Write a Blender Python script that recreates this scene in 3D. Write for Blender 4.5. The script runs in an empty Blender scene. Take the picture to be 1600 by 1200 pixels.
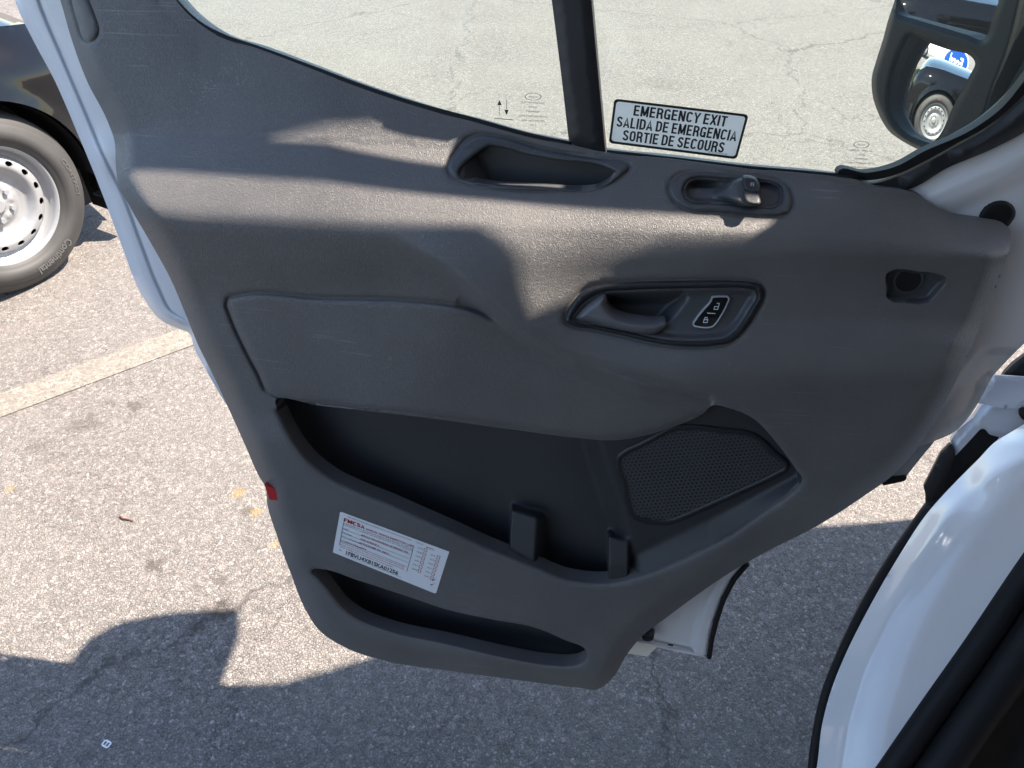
import bpy, math, random
import numpy as np
from mathutils import Vector, Matrix
from mathutils.geometry import delaunay_2d_cdt
random.seed(7); np.random.seed(7)
S = bpy.context.scene
COL = S.collection
R = math.radians

# ------------------------------------------------------------------ camera
FPX, PITCH, CAMZ = 1165.0, R(40), 1.85
cd = bpy.data.cameras.new('camera'); cam = bpy.data.objects.new('camera', cd); COL.objects.link(cam)
cam.location = (0, 0, CAMZ); cam.rotation_euler = (R(90) - PITCH, 0, 0)
cd.sensor_width = 36; cd.lens = 36 * FPX / 1600; cd.clip_start = .02; cd.clip_end = 600
S.camera = cam
S.render.resolution_x = 1024; S.render.resolution_y = 768
# ------------------------------------------------------------------ light
SUN = Vector((.60, .06, .80)).normalized()
elev = math.asin(SUN.z); azim = math.atan2(SUN.x, SUN.y)
W = bpy.data.worlds.new('World'); S.world = W; W.use_nodes = True
nt = W.node_tree
sk = nt.nodes.new('ShaderNodeTexSky'); sk.sky_type = 'NISHITA'; sk.sun_disc = False
sk.sun_elevation = elev; sk.sun_rotation = azim; sk.air_density = 1.0; sk.dust_density = .6
nt.links.new(sk.outputs[0], nt.nodes['Background'].inputs[0]); nt.nodes['Background'].inputs[1].default_value = .11
sl = bpy.data.lights.new('sun', 'SUN'); sl.energy = 4.6; sl.angle = R(.53); sl.color = (1, .89, .76)
so = bpy.data.objects.new('sun', sl); COL.objects.link(so)
so.rotation_euler = SUN.to_track_quat('Z', 'Y').to_euler(); so.location = (5, 1, 8)
S.view_settings.view_transform = 'Standard'; S.view_settings.look = 'None'
S.view_settings.exposure = 1.92; S.view_settings.gamma = 1
S.render.engine = 'CYCLES'

# ------------------------------------------------------------------ geometry of the place
def rays(x, y):
    x = np.asarray(x, float); y = np.asarray(y, float)
    X = x - 800; U = 600 - y
    return np.stack([X, FPX * math.cos(PITCH) + U * math.sin(PITCH), -FPX * math.sin(PITCH) + U * math.cos(PITCH)], -1)
CAM = np.array([0, 0, CAMZ])
class Plane:
    def __init__(s, q, n):
        s.q = np.array(q, float); s.n = np.array(n, float); s.n /= np.linalg.norm(s.n)
    def __call__(s, x, y, d=0.0):
        r = rays(x, y); num = (s.q - CAM) @ s.n + np.asarray(d, float)
        return CAM + r * (num / (r @ s.n))[..., None]
YAW, LEAN = R(10), R(10)
DN = np.array([-math.sin(YAW) * math.cos(LEAN), -math.cos(YAW) * math.cos(LEAN), math.sin(LEAN)])
_r = rays(900, 330); DOOR = Plane(CAM + _r * (.984 / _r[1]), DN)      # the plane of the open door, about a metre away
DU = np.array([math.cos(YAW), -math.sin(YAW), 0])                      # along the door towards its hinges
def ground_pt(x, y, z=0.0):
    r = rays(x, y); return CAM + r * ((z - CAMZ) / r[2])

# ------------------------------------------------------------------ helpers
def tag(o, label=None, cat=None, group=None, kind=None):
    if label: o['label'] = label
    if cat: o['category'] = cat
    if group: o['group'] = group
    if kind: o['kind'] = kind
    return o
def root(name, loc, label, cat, group=None):
    o = bpy.data.objects.new(name, None); COL.objects.link(o); o.location = loc; o.empty_display_size = .1
    return tag(o, label, cat, group)
def base_loc(p):
    while p is not None and p.parent is not None: p = p.parent
    return np.array(p.location) if p is not None else np.zeros(3)
def obj(name, V, F, mat, parent=None, smooth=True):
    V = np.asarray(V, float) - base_loc(parent)
    me = bpy.data.meshes.new(name); me.from_pydata([tuple(map(float, v)) for v in V], [], [tuple(map(int, q)) for q in F])
    me.validate(); me.update()
    if smooth: me.polygons.foreach_set('use_smooth', [True] * len(me.polygons))
    me.materials.append(mat)
    o = bpy.data.objects.new(name, me); COL.objects.link(o)
    if parent is not None: o.parent = parent
    return o
class MB:
    def __init__(s): s.V = []; s.F = []
    def add(s, V, F):
        b = len(s.V); s.V += [tuple(map(float, v)) for v in V]; s.F += [tuple(int(i) + b for i in q) for q in F]; return s
    def build(s, name, mat, parent=None, smooth=True): return obj(name, s.V, s.F, mat, parent, smooth)
def spline(pts, n=8, closed=True):
    """Catmull-Rom through the points; a point written twice stays a sharp corner"""
    P = np.array(pts, float); N = len(P); out = []
    rng = range(N if closed else N - 1)
    for i in rng:
        if closed: a, b, c, d = P[(i - 1) % N], P[i], P[(i + 1) % N], P[(i + 2) % N]
        else: a, b, c, d = P[max(i - 1, 0)], P[i], P[i + 1], P[min(i + 2, N - 1)]
        L = np.linalg.norm(c - b)
        if L < 1e-6: continue
        def tan(p, q, r, L):     # tangent at q, limited so that short and long spans mix well
            l1 = np.linalg.norm(q - p); l2 = np.linalg.norm(r - q)
            if l1 < 1e-6 or l2 < 1e-6: return (c - b) * 1.0
            t = ((q - p) / l1 * l2 + (r - q) / l2 * l1) / (l1 + l2)
            return t * L
        m0 = tan(a, b, c, L); m1 = tan(b, c, d, L)
        k = max(2, min(n, int(L / 3) + 1))
        for j in range(k):
            t = j / k; t2, t3 = t * t, t * t * t
            out.append((2*t3-3*t2+1)*b + (t3-2*t2+t)*m0 + (-2*t3+3*t2)*c + (t3-t2)*m1)
    if not closed: out.append(P[-1])
    return np.array(out)
def resample(P, step, closed=True):
    Q = np.vstack([P, P[:1]]) if closed else P
    L = np.r_[0, np.cumsum(np.linalg.norm(np.diff(Q, axis=0), axis=1))]
    n = max(4, int(L[-1] / step)); t = np.linspace(0, L[-1], n, endpoint=not closed)
    return np.stack([np.interp(t, L, Q[:, 0]), np.interp(t, L, Q[:, 1])], 1)
def inside(x, y, P):
    x = np.asarray(x, float); y = np.asarray(y, float); c = np.zeros(x.shape, bool); j = len(P) - 1
    for i in range(len(P)):
        xi, yi = P[i]; xj, yj = P[j]
        if yi != yj: c ^= ((yi > y) != (yj > y)) & (x < (xj - xi) * (y - yi) / (yj - yi) + xi)
        j = i
    return c
def dist(x, y, P, closed=True):
    x = np.asarray(x, float); y = np.asarray(y, float); D = np.full(x.shape, 1e9)
    n = len(P)
    for i in range(n if closed else n - 1):
        a = P[i]; b = P[(i + 1) % n]; ab = b - a; l = ab @ ab
        if l < 1e-12: continue
        t = np.clip(((x - a[0]) * ab[0] + (y - a[1]) * ab[1]) / l, 0, 1)
        D = np.minimum(D, np.hypot(x - a[0] - t * ab[0], y - a[1] - t * ab[1]))
    return D
def ss(t): t = np.clip(t, 0, 1); return t * t * (3 - 2 * t)
def smin(a, b, k): h = np.clip(.5 + .5 * (b - a) / k, 0, 1); return b + (a - b) * h - k * h * (1 - h)
def smax(a, b, k): return -smin(-a, -b, k)
def relief(name, outline, pos, step, mat, parent=None, holes=(), back=None, extra=None, bstep=None, rings=(), backs=None):
    """a curved sheet over a 2-D outline: pos(x, y) gives its points in the place; back = vector by which its rims return"""
    bstep = bstep or step
    loops = [resample(np.asarray(outline, float), bstep)] + [resample(np.asarray(h, float), bstep) for h in holes]
    pts = []; edges = []
    for L in loops:
        b = len(pts); pts += [tuple(p) for p in L]; edges += [(b + i, b + (i + 1) % len(L)) for i in range(len(L))]
    lo = loops[0].min(0); hi = loops[0].max(0)
    gx, gy = np.meshgrid(np.arange(lo[0] + step / 2, hi[0], step), np.arange(lo[1] + step / 2, hi[1], step))
    gx = gx.copy(); gx[::2] += step * .5; gx = gx.ravel(); gy = gy.ravel()
    if extra is not None: gx = np.r_[gx, extra[:, 0]]; gy = np.r_[gy, extra[:, 1]]
    if extra is not None:
        h = step * .55; occ = {(int(a_ // h), int(b_ // h)) for a_, b_ in extra}
        ng = len(gx) - len(extra)
        k = np.array([not any((int(a_ // h) + i, int(b_ // h) + j) in occ for i in (-1, 0, 1) for j in (-1, 0, 1)) for a_, b_ in zip(gx[:ng], gy[:ng])] + [True] * len(extra)); gx = gx[k]; gy = gy[k]
    k = inside(gx, gy, loops[0]); gx = gx[k]; gy = gy[k]
    for L in loops[1:]:
        k = ~inside(gx, gy, L); gx = gx[k]; gy = gy[k]
    for L in loops:
        k = dist(gx, gy, L) > bstep * .6; gx = gx[k]; gy = gy[k]
    pts += list(zip(gx.tolist(), gy.tolist()))
    rv, re, rf, *_ = delaunay_2d_cdt([Vector(p) for p in pts], edges, [], 0, 1e-6)
    V2 = np.array([tuple(v) for v in rv]); F = np.array([tuple(q) for q in rf if len(q) == 3], int)
    c = V2[F].mean(1); k = inside(c[:, 0], c[:, 1], loops[0])
    for L in loops[1:]: k &= ~inside(c[:, 0], c[:, 1], L)
    F = F[k]
    V3 = pos(V2[:, 0], V2[:, 1])
    V3 = np.asarray(V3); nV = len(V3)
    Fl = [tuple(q) for q in F]
    if back is not None:
        cnt = {}
        for q in Fl:
            for i in range(3):
                e = (q[i], q[(i + 1) % 3]); cnt[e] = 1
        be = [e for e in cnt if (e[1], e[0]) not in cnt]
        m = {}; VV = list(V3)
        for a, b in be:
            for v in (a, b):
                if v not in m:
                    m[v] = (len(VV), len(VV) + 1); VV.append(V3[v]); VV.append(V3[v] + np.asarray(back))
            Fl.append((m[b][0], m[a][0], m[a][1], m[b][1]))
        V3 = np.array(VV)
    return obj(name, V3, Fl, mat, parent)
def offset_poly(P, o):
    """shift a clockwise-on-screen or any polygon outwards by o (in its own units)"""
    P = resample(np.asarray(P, float), 3 if len(P) > 3 else 3)
    A = np.sum(P[:, 0] * np.roll(P[:, 1], -1) - np.roll(P[:, 0], -1) * P[:, 1])
    T = np.roll(P, -1, 0) - np.roll(P, 1, 0); T /= np.linalg.norm(T, axis=1)[:, None] + 1e-9
    N = np.stack([T[:, 1], -T[:, 0]], 1) * (1 if A > 0 else -1)
    return P + N * o
def tube(mb, pts, r, n=10, cap=True):
    pts = [np.array(p, float) for p in pts]; rings = []
    for i, p in enumerate(pts):
        t = pts[min(i + 1, len(pts) - 1)] - pts[max(i - 1, 0)]; t /= np.linalg.norm(t)
        a = np.cross(t, [0, 0, 1.]);
        if np.linalg.norm(a) < 1e-3: a = np.cross(t, [1., 0, 0])
        a /= np.linalg.norm(a); b = np.cross(t, a); rr = r[i] if hasattr(r, '__len__') else r
        rings.append([p + rr * (math.cos(2*math.pi*k/n) * a + math.sin(2*math.pi*k/n) * b) for k in range(n)])
    V = [v for q in rings for v in q]; F = []
    for i in range(len(rings) - 1):
        for k in range(n): F.append((i*n+k, i*n+(k+1) % n, (i+1)*n+(k+1) % n, (i+1)*n+k))
    if cap: F.append(tuple(range(n))[::-1]); F.append(tuple(range((len(rings)-1)*n, len(rings)*n)))
    mb.add(V, F)
def box(mb, o, ax, ay, az):
    o = np.array(o, float); ax, ay, az = map(lambda v: np.array(v, float), (ax, ay, az))
    V = [o + i*ax + j*ay + k*az for k in (0, 1) for j in (0, 1) for i in (0, 1)]
    mb.add(V, [(0, 2, 3, 1), (4, 5, 7, 6), (0, 1, 5, 4), (2, 6, 7, 3), (0, 4, 6, 2), (1, 3, 7, 5)])
def text2d(body, bold=0.0, shear=0.0):
    cu = bpy.data.curves.new('t', 'FONT'); cu.body = body; cu.size = 1; cu.offset = bold; cu.shear = shear; cu.resolution_u = 3
    cu.fill_mode = 'BOTH'
    o = bpy.data.objects.new('t', cu); COL.objects.link(o); dg = bpy.context.evaluated_depsgraph_get(); dg.update()
    me = bpy.data.meshes.new_from_object(o.evaluated_get(dg))
    V = np.array([tuple(v.co)[:2] for v in me.vertices]).reshape(-1, 2); F = [tuple(p.vertices) for p in me.polygons]
    bpy.data.objects.remove(o); bpy.data.curves.remove(cu); bpy.data.meshes.remove(me)
    if len(V): V[:, 0] -= V[:, 0].min(); V[:, 1] -= 0
    return V, F
_tc = {}
def text_into(mb, body, rect, mapf, bold=0.0, shear=0.0):
    """fit the text into rect = (x0, baseline, x1, cap height) of a local 2-D frame that mapf carries into the place"""
    key = (body, bold, shear)
    if key not in _tc: _tc[key] = text2d(body, bold, shear)
    V, F = _tc[key]
    if not len(V): return
    x0, y0, x1, h = rect; w = V[:, 0].max()
    U = np.stack([x0 + V[:, 0] / w * (x1 - x0), y0 + V[:, 1] / .73 * h], 1)
    mb.add(mapf(U[:, 0], U[:, 1]), F)

def arc_(cx_, cy_, rx, ry, a0, a1, n=7): return [(cx_ + rx * math.cos(R(a0 + (a1 - a0) * k / n)), cy_ + ry * math.sin(R(a0 + (a1 - a0) * k / n))) for k in range(n + 1)]
_l, _r_, _t, _b = .085, .415, .915, .085       # condensed bold capitals, drawn as strokes in a cell half as wide as it is high
_O = arc_(.25, .72, .165, .195, 0, 180) + arc_(.25, .28, .165, .195, 180, 360) + [(.415, .72)]
_A = arc_(.25, .72, .165, .195, 15, 180) + arc_(.25, .28, .165, .195, 180, 345)
_P = [(_l, _t), (.26, _t)] + arc_(.26, .70, .155, .215, 90, -90)[1:] + [(_l, .485)]
GL = {'E': (.46, [[(_l, 0), (_l, 1)], [(_l, _t), (.43, _t)], [(_l, .515), (.40, .515)], [(_l, _b), (.44, _b)]]),
 'F': (.44, [[(_l, 0), (_l, 1)], [(_l, _t), (.43, _t)], [(_l, .50), (.39, .50)]]),
 'M': (.62, [[(_l, 0), (_l, 1)], [(.535, 0), (.535, 1)], [(.10, .96), (.31, .10)], [(.52, .96), (.31, .10)]]),
 'R': (.50, [[(_l, 0), (_l, 1)], _P, [(.27, .50), (.38, .40), (.41, .22), (.43, 0)]]),
 'G': (.50, [arc_(.25, .72, .165, .195, 12, 180) + arc_(.25, .28, .165, .195, 180, 300), [(.27, .44), (.415, .44), (.415, 0)], [(.30, .11), (.36, .16), (.41, .27)]]),
 'N': (.52, [[(_l, 0), (_l, 1)], [(.435, 0), (.435, 1)], [(.10, .97), (.42, .03)]]),
 'C': (.50, [_A]), 'O': (.50, [_O]),
 'Y': (.48, [[(.04, 1), (.24, .46), (.44, 1)], [(.24, .5), (.24, 0)]]),
 'X': (.48, [[(.05, 1), (.43, 0)], [(.43, 1), (.05, 0)]]),
 'I': (.17, [[(_l, 0), (_l, 1)]]),
 'T': (.46, [[(.23, 0), (.23, .9)], [(0, _t), (.46, _t)]]),
 'S': (.49, [arc_(.245, .73, .155, .185, 10, 180, 6) + [(.12, .62), (.36, .42)] + arc_(.245, .27, .16, .185, 15, -180, 7)]),
 'A': (.50, [[(.05, 0), (.25, .96), (.45, 0)], [(.12, .27), (.38, .27)]]),
 'L': (.43, [[(_l, 0), (_l, 1)], [(_l, _b), (.42, _b)]]),
 'D': (.50, [[(_l, 0), (_l, 1)], [(_l, _t), (.22, _t)] + arc_(.22, .70, .195, .215, 90, 0, 5) + arc_(.22, .30, .195, .215, 0, -90, 5) + [(_l, _b)]]),
 'U': (.50, [[(_l, 1)] + arc_(.25, .28, .165, .195, 180, 360) + [(.415, 1)]])}
def stroke_text(mb, s_, rect, mapf, w=.155):
    x0, y0, x1, h = rect; tot = sum((.2 if c == ' ' else GL[c][0] + .075) for c in s_) - .075; k = (x1 - x0) / tot; x = 0
    for ch in s_:
        if ch == ' ': x += .2; continue
        for ln_ in GL[ch][1]:
            P = np.array(ln_, float); D = np.diff(P, axis=0); D /= np.linalg.norm(D, axis=1)[:, None]; n_ = len(P); L_, R_ = [], []
            for i in range(n_):
                a_ = D[max(i-1, 0)]; b_ = D[min(i, n_-2)]; t = a_ + b_; t /= np.linalg.norm(t); nv = np.array([-t[1], t[0]]); m_ = w / 2 / max(.45, nv @ np.array([-b_[1], b_[0]]))
                L_.append(P[i] + nv * m_); R_.append(P[i] - nv * m_)
            Q = np.clip(np.array(L_ + R_), [-.02, 0], [1, 1]); U = (x + Q[:, 0]) * k + x0; V = y0 + Q[:, 1] * h
            mb.add(mapf(U, V), [(i, n_+i, n_+i+1, i+1) for i in range(n_-1)])
        x += GL[ch][0] + .075

# ------------------------------------------------------------------ materials
def mat(name, col, rough=.5, metal=0.0, spec=.5, coat=0.0):
    m = bpy.data.materials.new(name); m.use_nodes = True; b = m.node_tree.nodes['Principled BSDF']
    b.inputs['Base Color'].default_value = (*col, 1); b.inputs['Roughness'].default_value = rough
    b.inputs['Metallic'].default_value = metal; b.inputs['Specular IOR Level'].default_value = spec
    b.inputs['Coat Weight'].default_value = coat; b.inputs['Coat Roughness'].default_value = .03
    return m
def nodes(m): return m.node_tree.nodes, m.node_tree.links, m.node_tree.nodes['Principled BSDF']
def grain(m, scale=520, dist_=.0004, strength=.6, vary=.12, dust=.0, scratch=.0):
    """moulded plastic: leather grain, faint mottling and some pale dust"""
    N, L, b = nodes(m); tc = N.new('ShaderNodeTexCoord'); co = tc.outputs['Object']
    v = N.new('ShaderNodeTexVoronoi'); v.inputs['Scale'].default_value = scale; v.feature = 'SMOOTH_F1'; v.inputs['Smoothness'].default_value = .4
    w = N.new('ShaderNodeTexNoise'); w.inputs['Scale'].default_value = scale * .5; w.inputs['Detail'].default_value = 2
    mx = N.new('ShaderNodeMixRGB'); mx.inputs[0].default_value = .03; L.new(co, mx.inputs[1]); L.new(w.outputs['Color'], mx.inputs[2])
    L.new(co, w.inputs['Vector']); L.new(mx.outputs[0], v.inputs['Vector'])
    bp = N.new('ShaderNodeBump'); bp.inputs['Distance'].default_value = dist_; bp.inputs['Strength'].default_value = strength
    L.new(v.outputs['Distance'], bp.inputs['Height']); L.new(bp.outputs[0], b.inputs['Normal'])
    n = N.new('ShaderNodeTexNoise'); n.inputs['Scale'].default_value = 7; n.inputs['Detail'].default_value = 6; L.new(co, n.inputs['Vector'])
    r = N.new('ShaderNodeMapRange'); r.inputs[1].default_value = .3; r.inputs[2].default_value = .7; r.inputs[3].default_value = 1 - vary; r.inputs[4].default_value = 1 + vary
    L.new(n.outputs['Fac'], r.inputs[0])
    c = b.inputs['Base Color'].default_value[:]
    mul = N.new('ShaderNodeVectorMath'); mul.operation = 'SCALE'; mul.inputs[0].default_value = c[:3]; L.new(r.outputs[0], mul.inputs['Scale'])
    out = mul.outputs[0]
    if dust:
        n2 = N.new('ShaderNodeTexNoise'); n2.inputs['Scale'].default_value = 230; n2.inputs['Detail'].default_value = 3; L.new(co, n2.inputs['Vector'])
        n3 = N.new('ShaderNodeTexNoise'); n3.inputs['Scale'].default_value = 9; n3.inputs['Detail'].default_value = 4; L.new(co, n3.inputs['Vector'])
        ml = N.new('ShaderNodeMath'); ml.operation = 'MULTIPLY'; L.new(n2.outputs['Fac'], ml.inputs[0]); L.new(n3.outputs['Fac'], ml.inputs[1])
        rp = N.new('ShaderNodeMapRange'); rp.inputs[1].default_value = .41; rp.inputs[2].default_value = .5; rp.inputs[4].default_value = dust; L.new(ml.outputs[0], rp.inputs[0])
        mm = N.new('ShaderNodeMixRGB'); mm.inputs[2].default_value = (.42, .4, .37, 1); L.new(rp.outputs[0], mm.inputs[0]); L.new(out, mm.inputs[1]); out = mm.outputs[0]
    if scratch:
        for ang, sc in ((35, (9, 420, 9)), (-50, (7, 500, 7)), (80, (11, 380, 11))):
            mp = N.new('ShaderNodeMapping'); mp.inputs['Rotation'].default_value = (0, R(ang), R(10)); mp.inputs['Scale'].default_value = (sc[0], sc[0], sc[1]); L.new(co, mp.inputs[0])
            n5 = N.new('ShaderNodeTexNoise'); n5.inputs['Scale'].default_value = 1; n5.inputs['Detail'].default_value = 1; L.new(mp.outputs[0], n5.inputs['Vector'])
            n6 = N.new('ShaderNodeTexNoise'); n6.inputs['Scale'].default_value = 6 + ang * .02; n6.inputs['Detail'].default_value = 2; L.new(co, n6.inputs['Vector'])
            m5 = N.new('ShaderNodeMath'); m5.operation = 'MULTIPLY'; L.new(n5.outputs['Fac'], m5.inputs[0]); L.new(n6.outputs['Fac'], m5.inputs[1])
            r5 = N.new('ShaderNodeMapRange'); r5.inputs[1].default_value = .44; r5.inputs[2].default_value = .50; r5.inputs[4].default_value = scratch; L.new(m5.outputs[0], r5.inputs[0])
            m6 = N.new('ShaderNodeMixRGB'); m6.inputs[2].default_value = (.33, .32, .31, 1); L.new(r5.outputs[0], m6.inputs[0]); L.new(out, m6.inputs[1]); out = m6.outputs[0]
        b.inputs['Sheen Weight'].default_value = .12; b.inputs['Sheen Roughness'].default_value = .4
    L.new(out, b.inputs['Base Color'])
    rr = N.new('ShaderNodeMapRange'); rr.inputs[3].default_value = b.inputs['Roughness'].default_value - .06; rr.inputs[4].default_value = b.inputs['Roughness'].default_value + .08
    L.new(n.outputs['Fac'], rr.inputs[0]); L.new(rr.outputs[0], b.inputs['Roughness'])
    return m
M = {}
M['panel'] = grain(mat('grained_grey_plastic', (.134, .128, .126), .43, spec=.6), scale=340, dist_=.0007, strength=.9, dust=.3, scratch=.35)
M['smooth'] = grain(mat('smooth_grey_plastic', (.078, .080, .086), .38), scale=900, dist_=.0001, strength=.3, vary=.08, dust=.2)
M['black'] = grain(mat('black_plastic', (.022, .023, .026), .42), scale=700, dist_=.0002, strength=.4)
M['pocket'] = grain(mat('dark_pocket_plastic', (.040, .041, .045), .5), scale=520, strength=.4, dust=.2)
M['lining'] = grain(mat('shaded_tray_plastic', (.050, .051, .056), .5), scale=900, dist_=.0001, strength=.3)  # darker than the bezel: the recess's shade is put into the colour
M['rubber'] = grain(mat('black_rubber', (.014, .014, .015), .55, spec=.25), scale=300, dist_=.0002, strength=.3)
M['lever'] = grain(mat('satin_grey_plastic', (.15, .152, .16), .25), scale=900, dist_=.0001, strength=.15)
M['rim'] = mat('bright_trim', (.55, .57, .6), .35, .2)  # pale grey puts the chrome frame's bright reflection into the colour
M['gloss'] = mat('glossy_black', (.012, .012, .014), .12)
M['chrome'] = mat('satin_chrome', (.75, .76, .78), .22, 1.0)
M['ink'] = mat('black_ink', (.01, .01, .012), .5)
M['red_ink'] = mat('red_ink', (.42, .03, .03), .5)
M['icon'] = mat('white_print', (.75, .77, .8), .5)
M['label'] = mat('white_vinyl', (.80, .80, .83), .38)
M['paper'] = mat('white_paper_label', (.88, .90, .93), .45)
M['vinyl'] = mat('translucent_white_vinyl', (.90, .90, .92), .4); N_, L_, b_n = nodes(M['vinyl']); _t = N_.new('ShaderNodeBsdfTranslucent'); _t.inputs[0].default_value = (.9, .9, .92, 1); _m = N_.new('ShaderNodeAddShader'); L_.new(b_n.outputs[0], _m.inputs[0]); L_.new(_t.outputs[0], _m.inputs[1]); _m2 = N_.new('ShaderNodeMixShader'); _m2.inputs[0].default_value = .6; L_.new(b_n.outputs[0], _m2.inputs[1]); L_.new(_t.outputs[0], _m2.inputs[2]); L_.new(_m2.outputs[0], N_['Material Output'].inputs[0]); N_.remove(_m)
def paint_mat(name, col, rough=.22, coat=.8, dirt=.25, vary=.25):
    m = mat(name, col, rough, 0, .5, coat); N, L, b = nodes(m); tc = N.new('ShaderNodeTexCoord')
    n = N.new('ShaderNodeTexNoise'); n.inputs['Scale'].default_value = 12; n.inputs['Detail'].default_value = 8; n.inputs['Roughness'].default_value = .7; L.new(tc.outputs['Object'], n.inputs['Vector'])
    r = N.new('ShaderNodeMapRange'); r.inputs[1].default_value = .56; r.inputs[2].default_value = .78; r.inputs[4].default_value = dirt; L.new(n.outputs['Fac'], r.inputs[0])
    mx = N.new('ShaderNodeMixRGB'); mx.inputs[1].default_value = (*col, 1); mx.inputs[2].default_value = (col[0]*.45, col[1]*.42, col[2]*.38, 1)
    L.new(r.outputs[0], mx.inputs[0]); L.new(mx.outputs[0], b.inputs['Base Color'])
    r2 = N.new('ShaderNodeMapRange'); r2.inputs[3].default_value = rough; r2.inputs[4].default_value = rough + vary; L.new(n.outputs['Fac'], r2.inputs[0]); L.new(r2.outputs[0], b.inputs['Roughness'])
    return m
M['white'] = paint_mat('white_paint', (.82, .83, .85), .12, 1.0, .12, .12)
M['white_jamb'] = paint_mat('white_jamb_paint', (.74, .75, .78), .32, .35, .12)
M['blackpaint'] = paint_mat('black_car_paint', (.004, .004, .005), .03, .0, .0, .02); nodes(M['blackpaint'])[2].inputs['Specular IOR Level'].default_value = .32
M['steel'] = paint_mat('silver_steel_wheel', (.29, .292, .30), .36, .15, .4); nodes(M['steel'])[2].inputs['Metallic'].default_value = .35
M['strap'] = grain(mat('pale_metal', (.42, .45, .50), .42, .3), scale=200, strength=.2)
M['tyre'] = grain(mat('tyre_rubber', (.040, .038, .037), .62), scale=260, dist_=.0004, strength=.4, vary=.2)
M['tyre_text'] = mat('raised_tyre_lettering', (.085, .082, .08), .6)
M['reflector'] = mat('red_reflector', (.55, .02, .02), .15, 0, .6, .8)
M['mirror'] = mat('mirror_glass', (.93, .94, .95), .0, 1.0)
def glass_mat():
    m = bpy.data.materials.new('window_glass'); m.use_nodes = True; N = m.node_tree.nodes; L = m.node_tree.links
    for q in list(N): N.remove(q)
    o = N.new('ShaderNodeOutputMaterial'); t = N.new('ShaderNodeBsdfTransparent'); t.inputs[0].default_value = (.84, .94, .895, 1)
    g = N.new('ShaderNodeBsdfGlossy'); g.inputs['Roughness'].default_value = .0; fr = N.new('ShaderNodeFresnel'); fr.inputs[0].default_value = 1.35
    d = N.new('ShaderNodeBsdfDiffuse'); d.inputs[0].default_value = (.8, .85, .8, 1)
    m1 = N.new('ShaderNodeMixShader'); m1.inputs[0].default_value = .055; L.new(t.outputs[0], m1.inputs[1]); L.new(d.outputs[0], m1.inputs[2])
    m2 = N.new('ShaderNodeMixShader'); L.new(fr.outputs[0], m2.inputs[0]); L.new(m1.outputs[0], m2.inputs[1]); L.new(g.outputs[0], m2.inputs[2])
    L.new(m2.outputs[0], o.inputs[0]); return m
M['glass'] = glass_mat()
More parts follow.
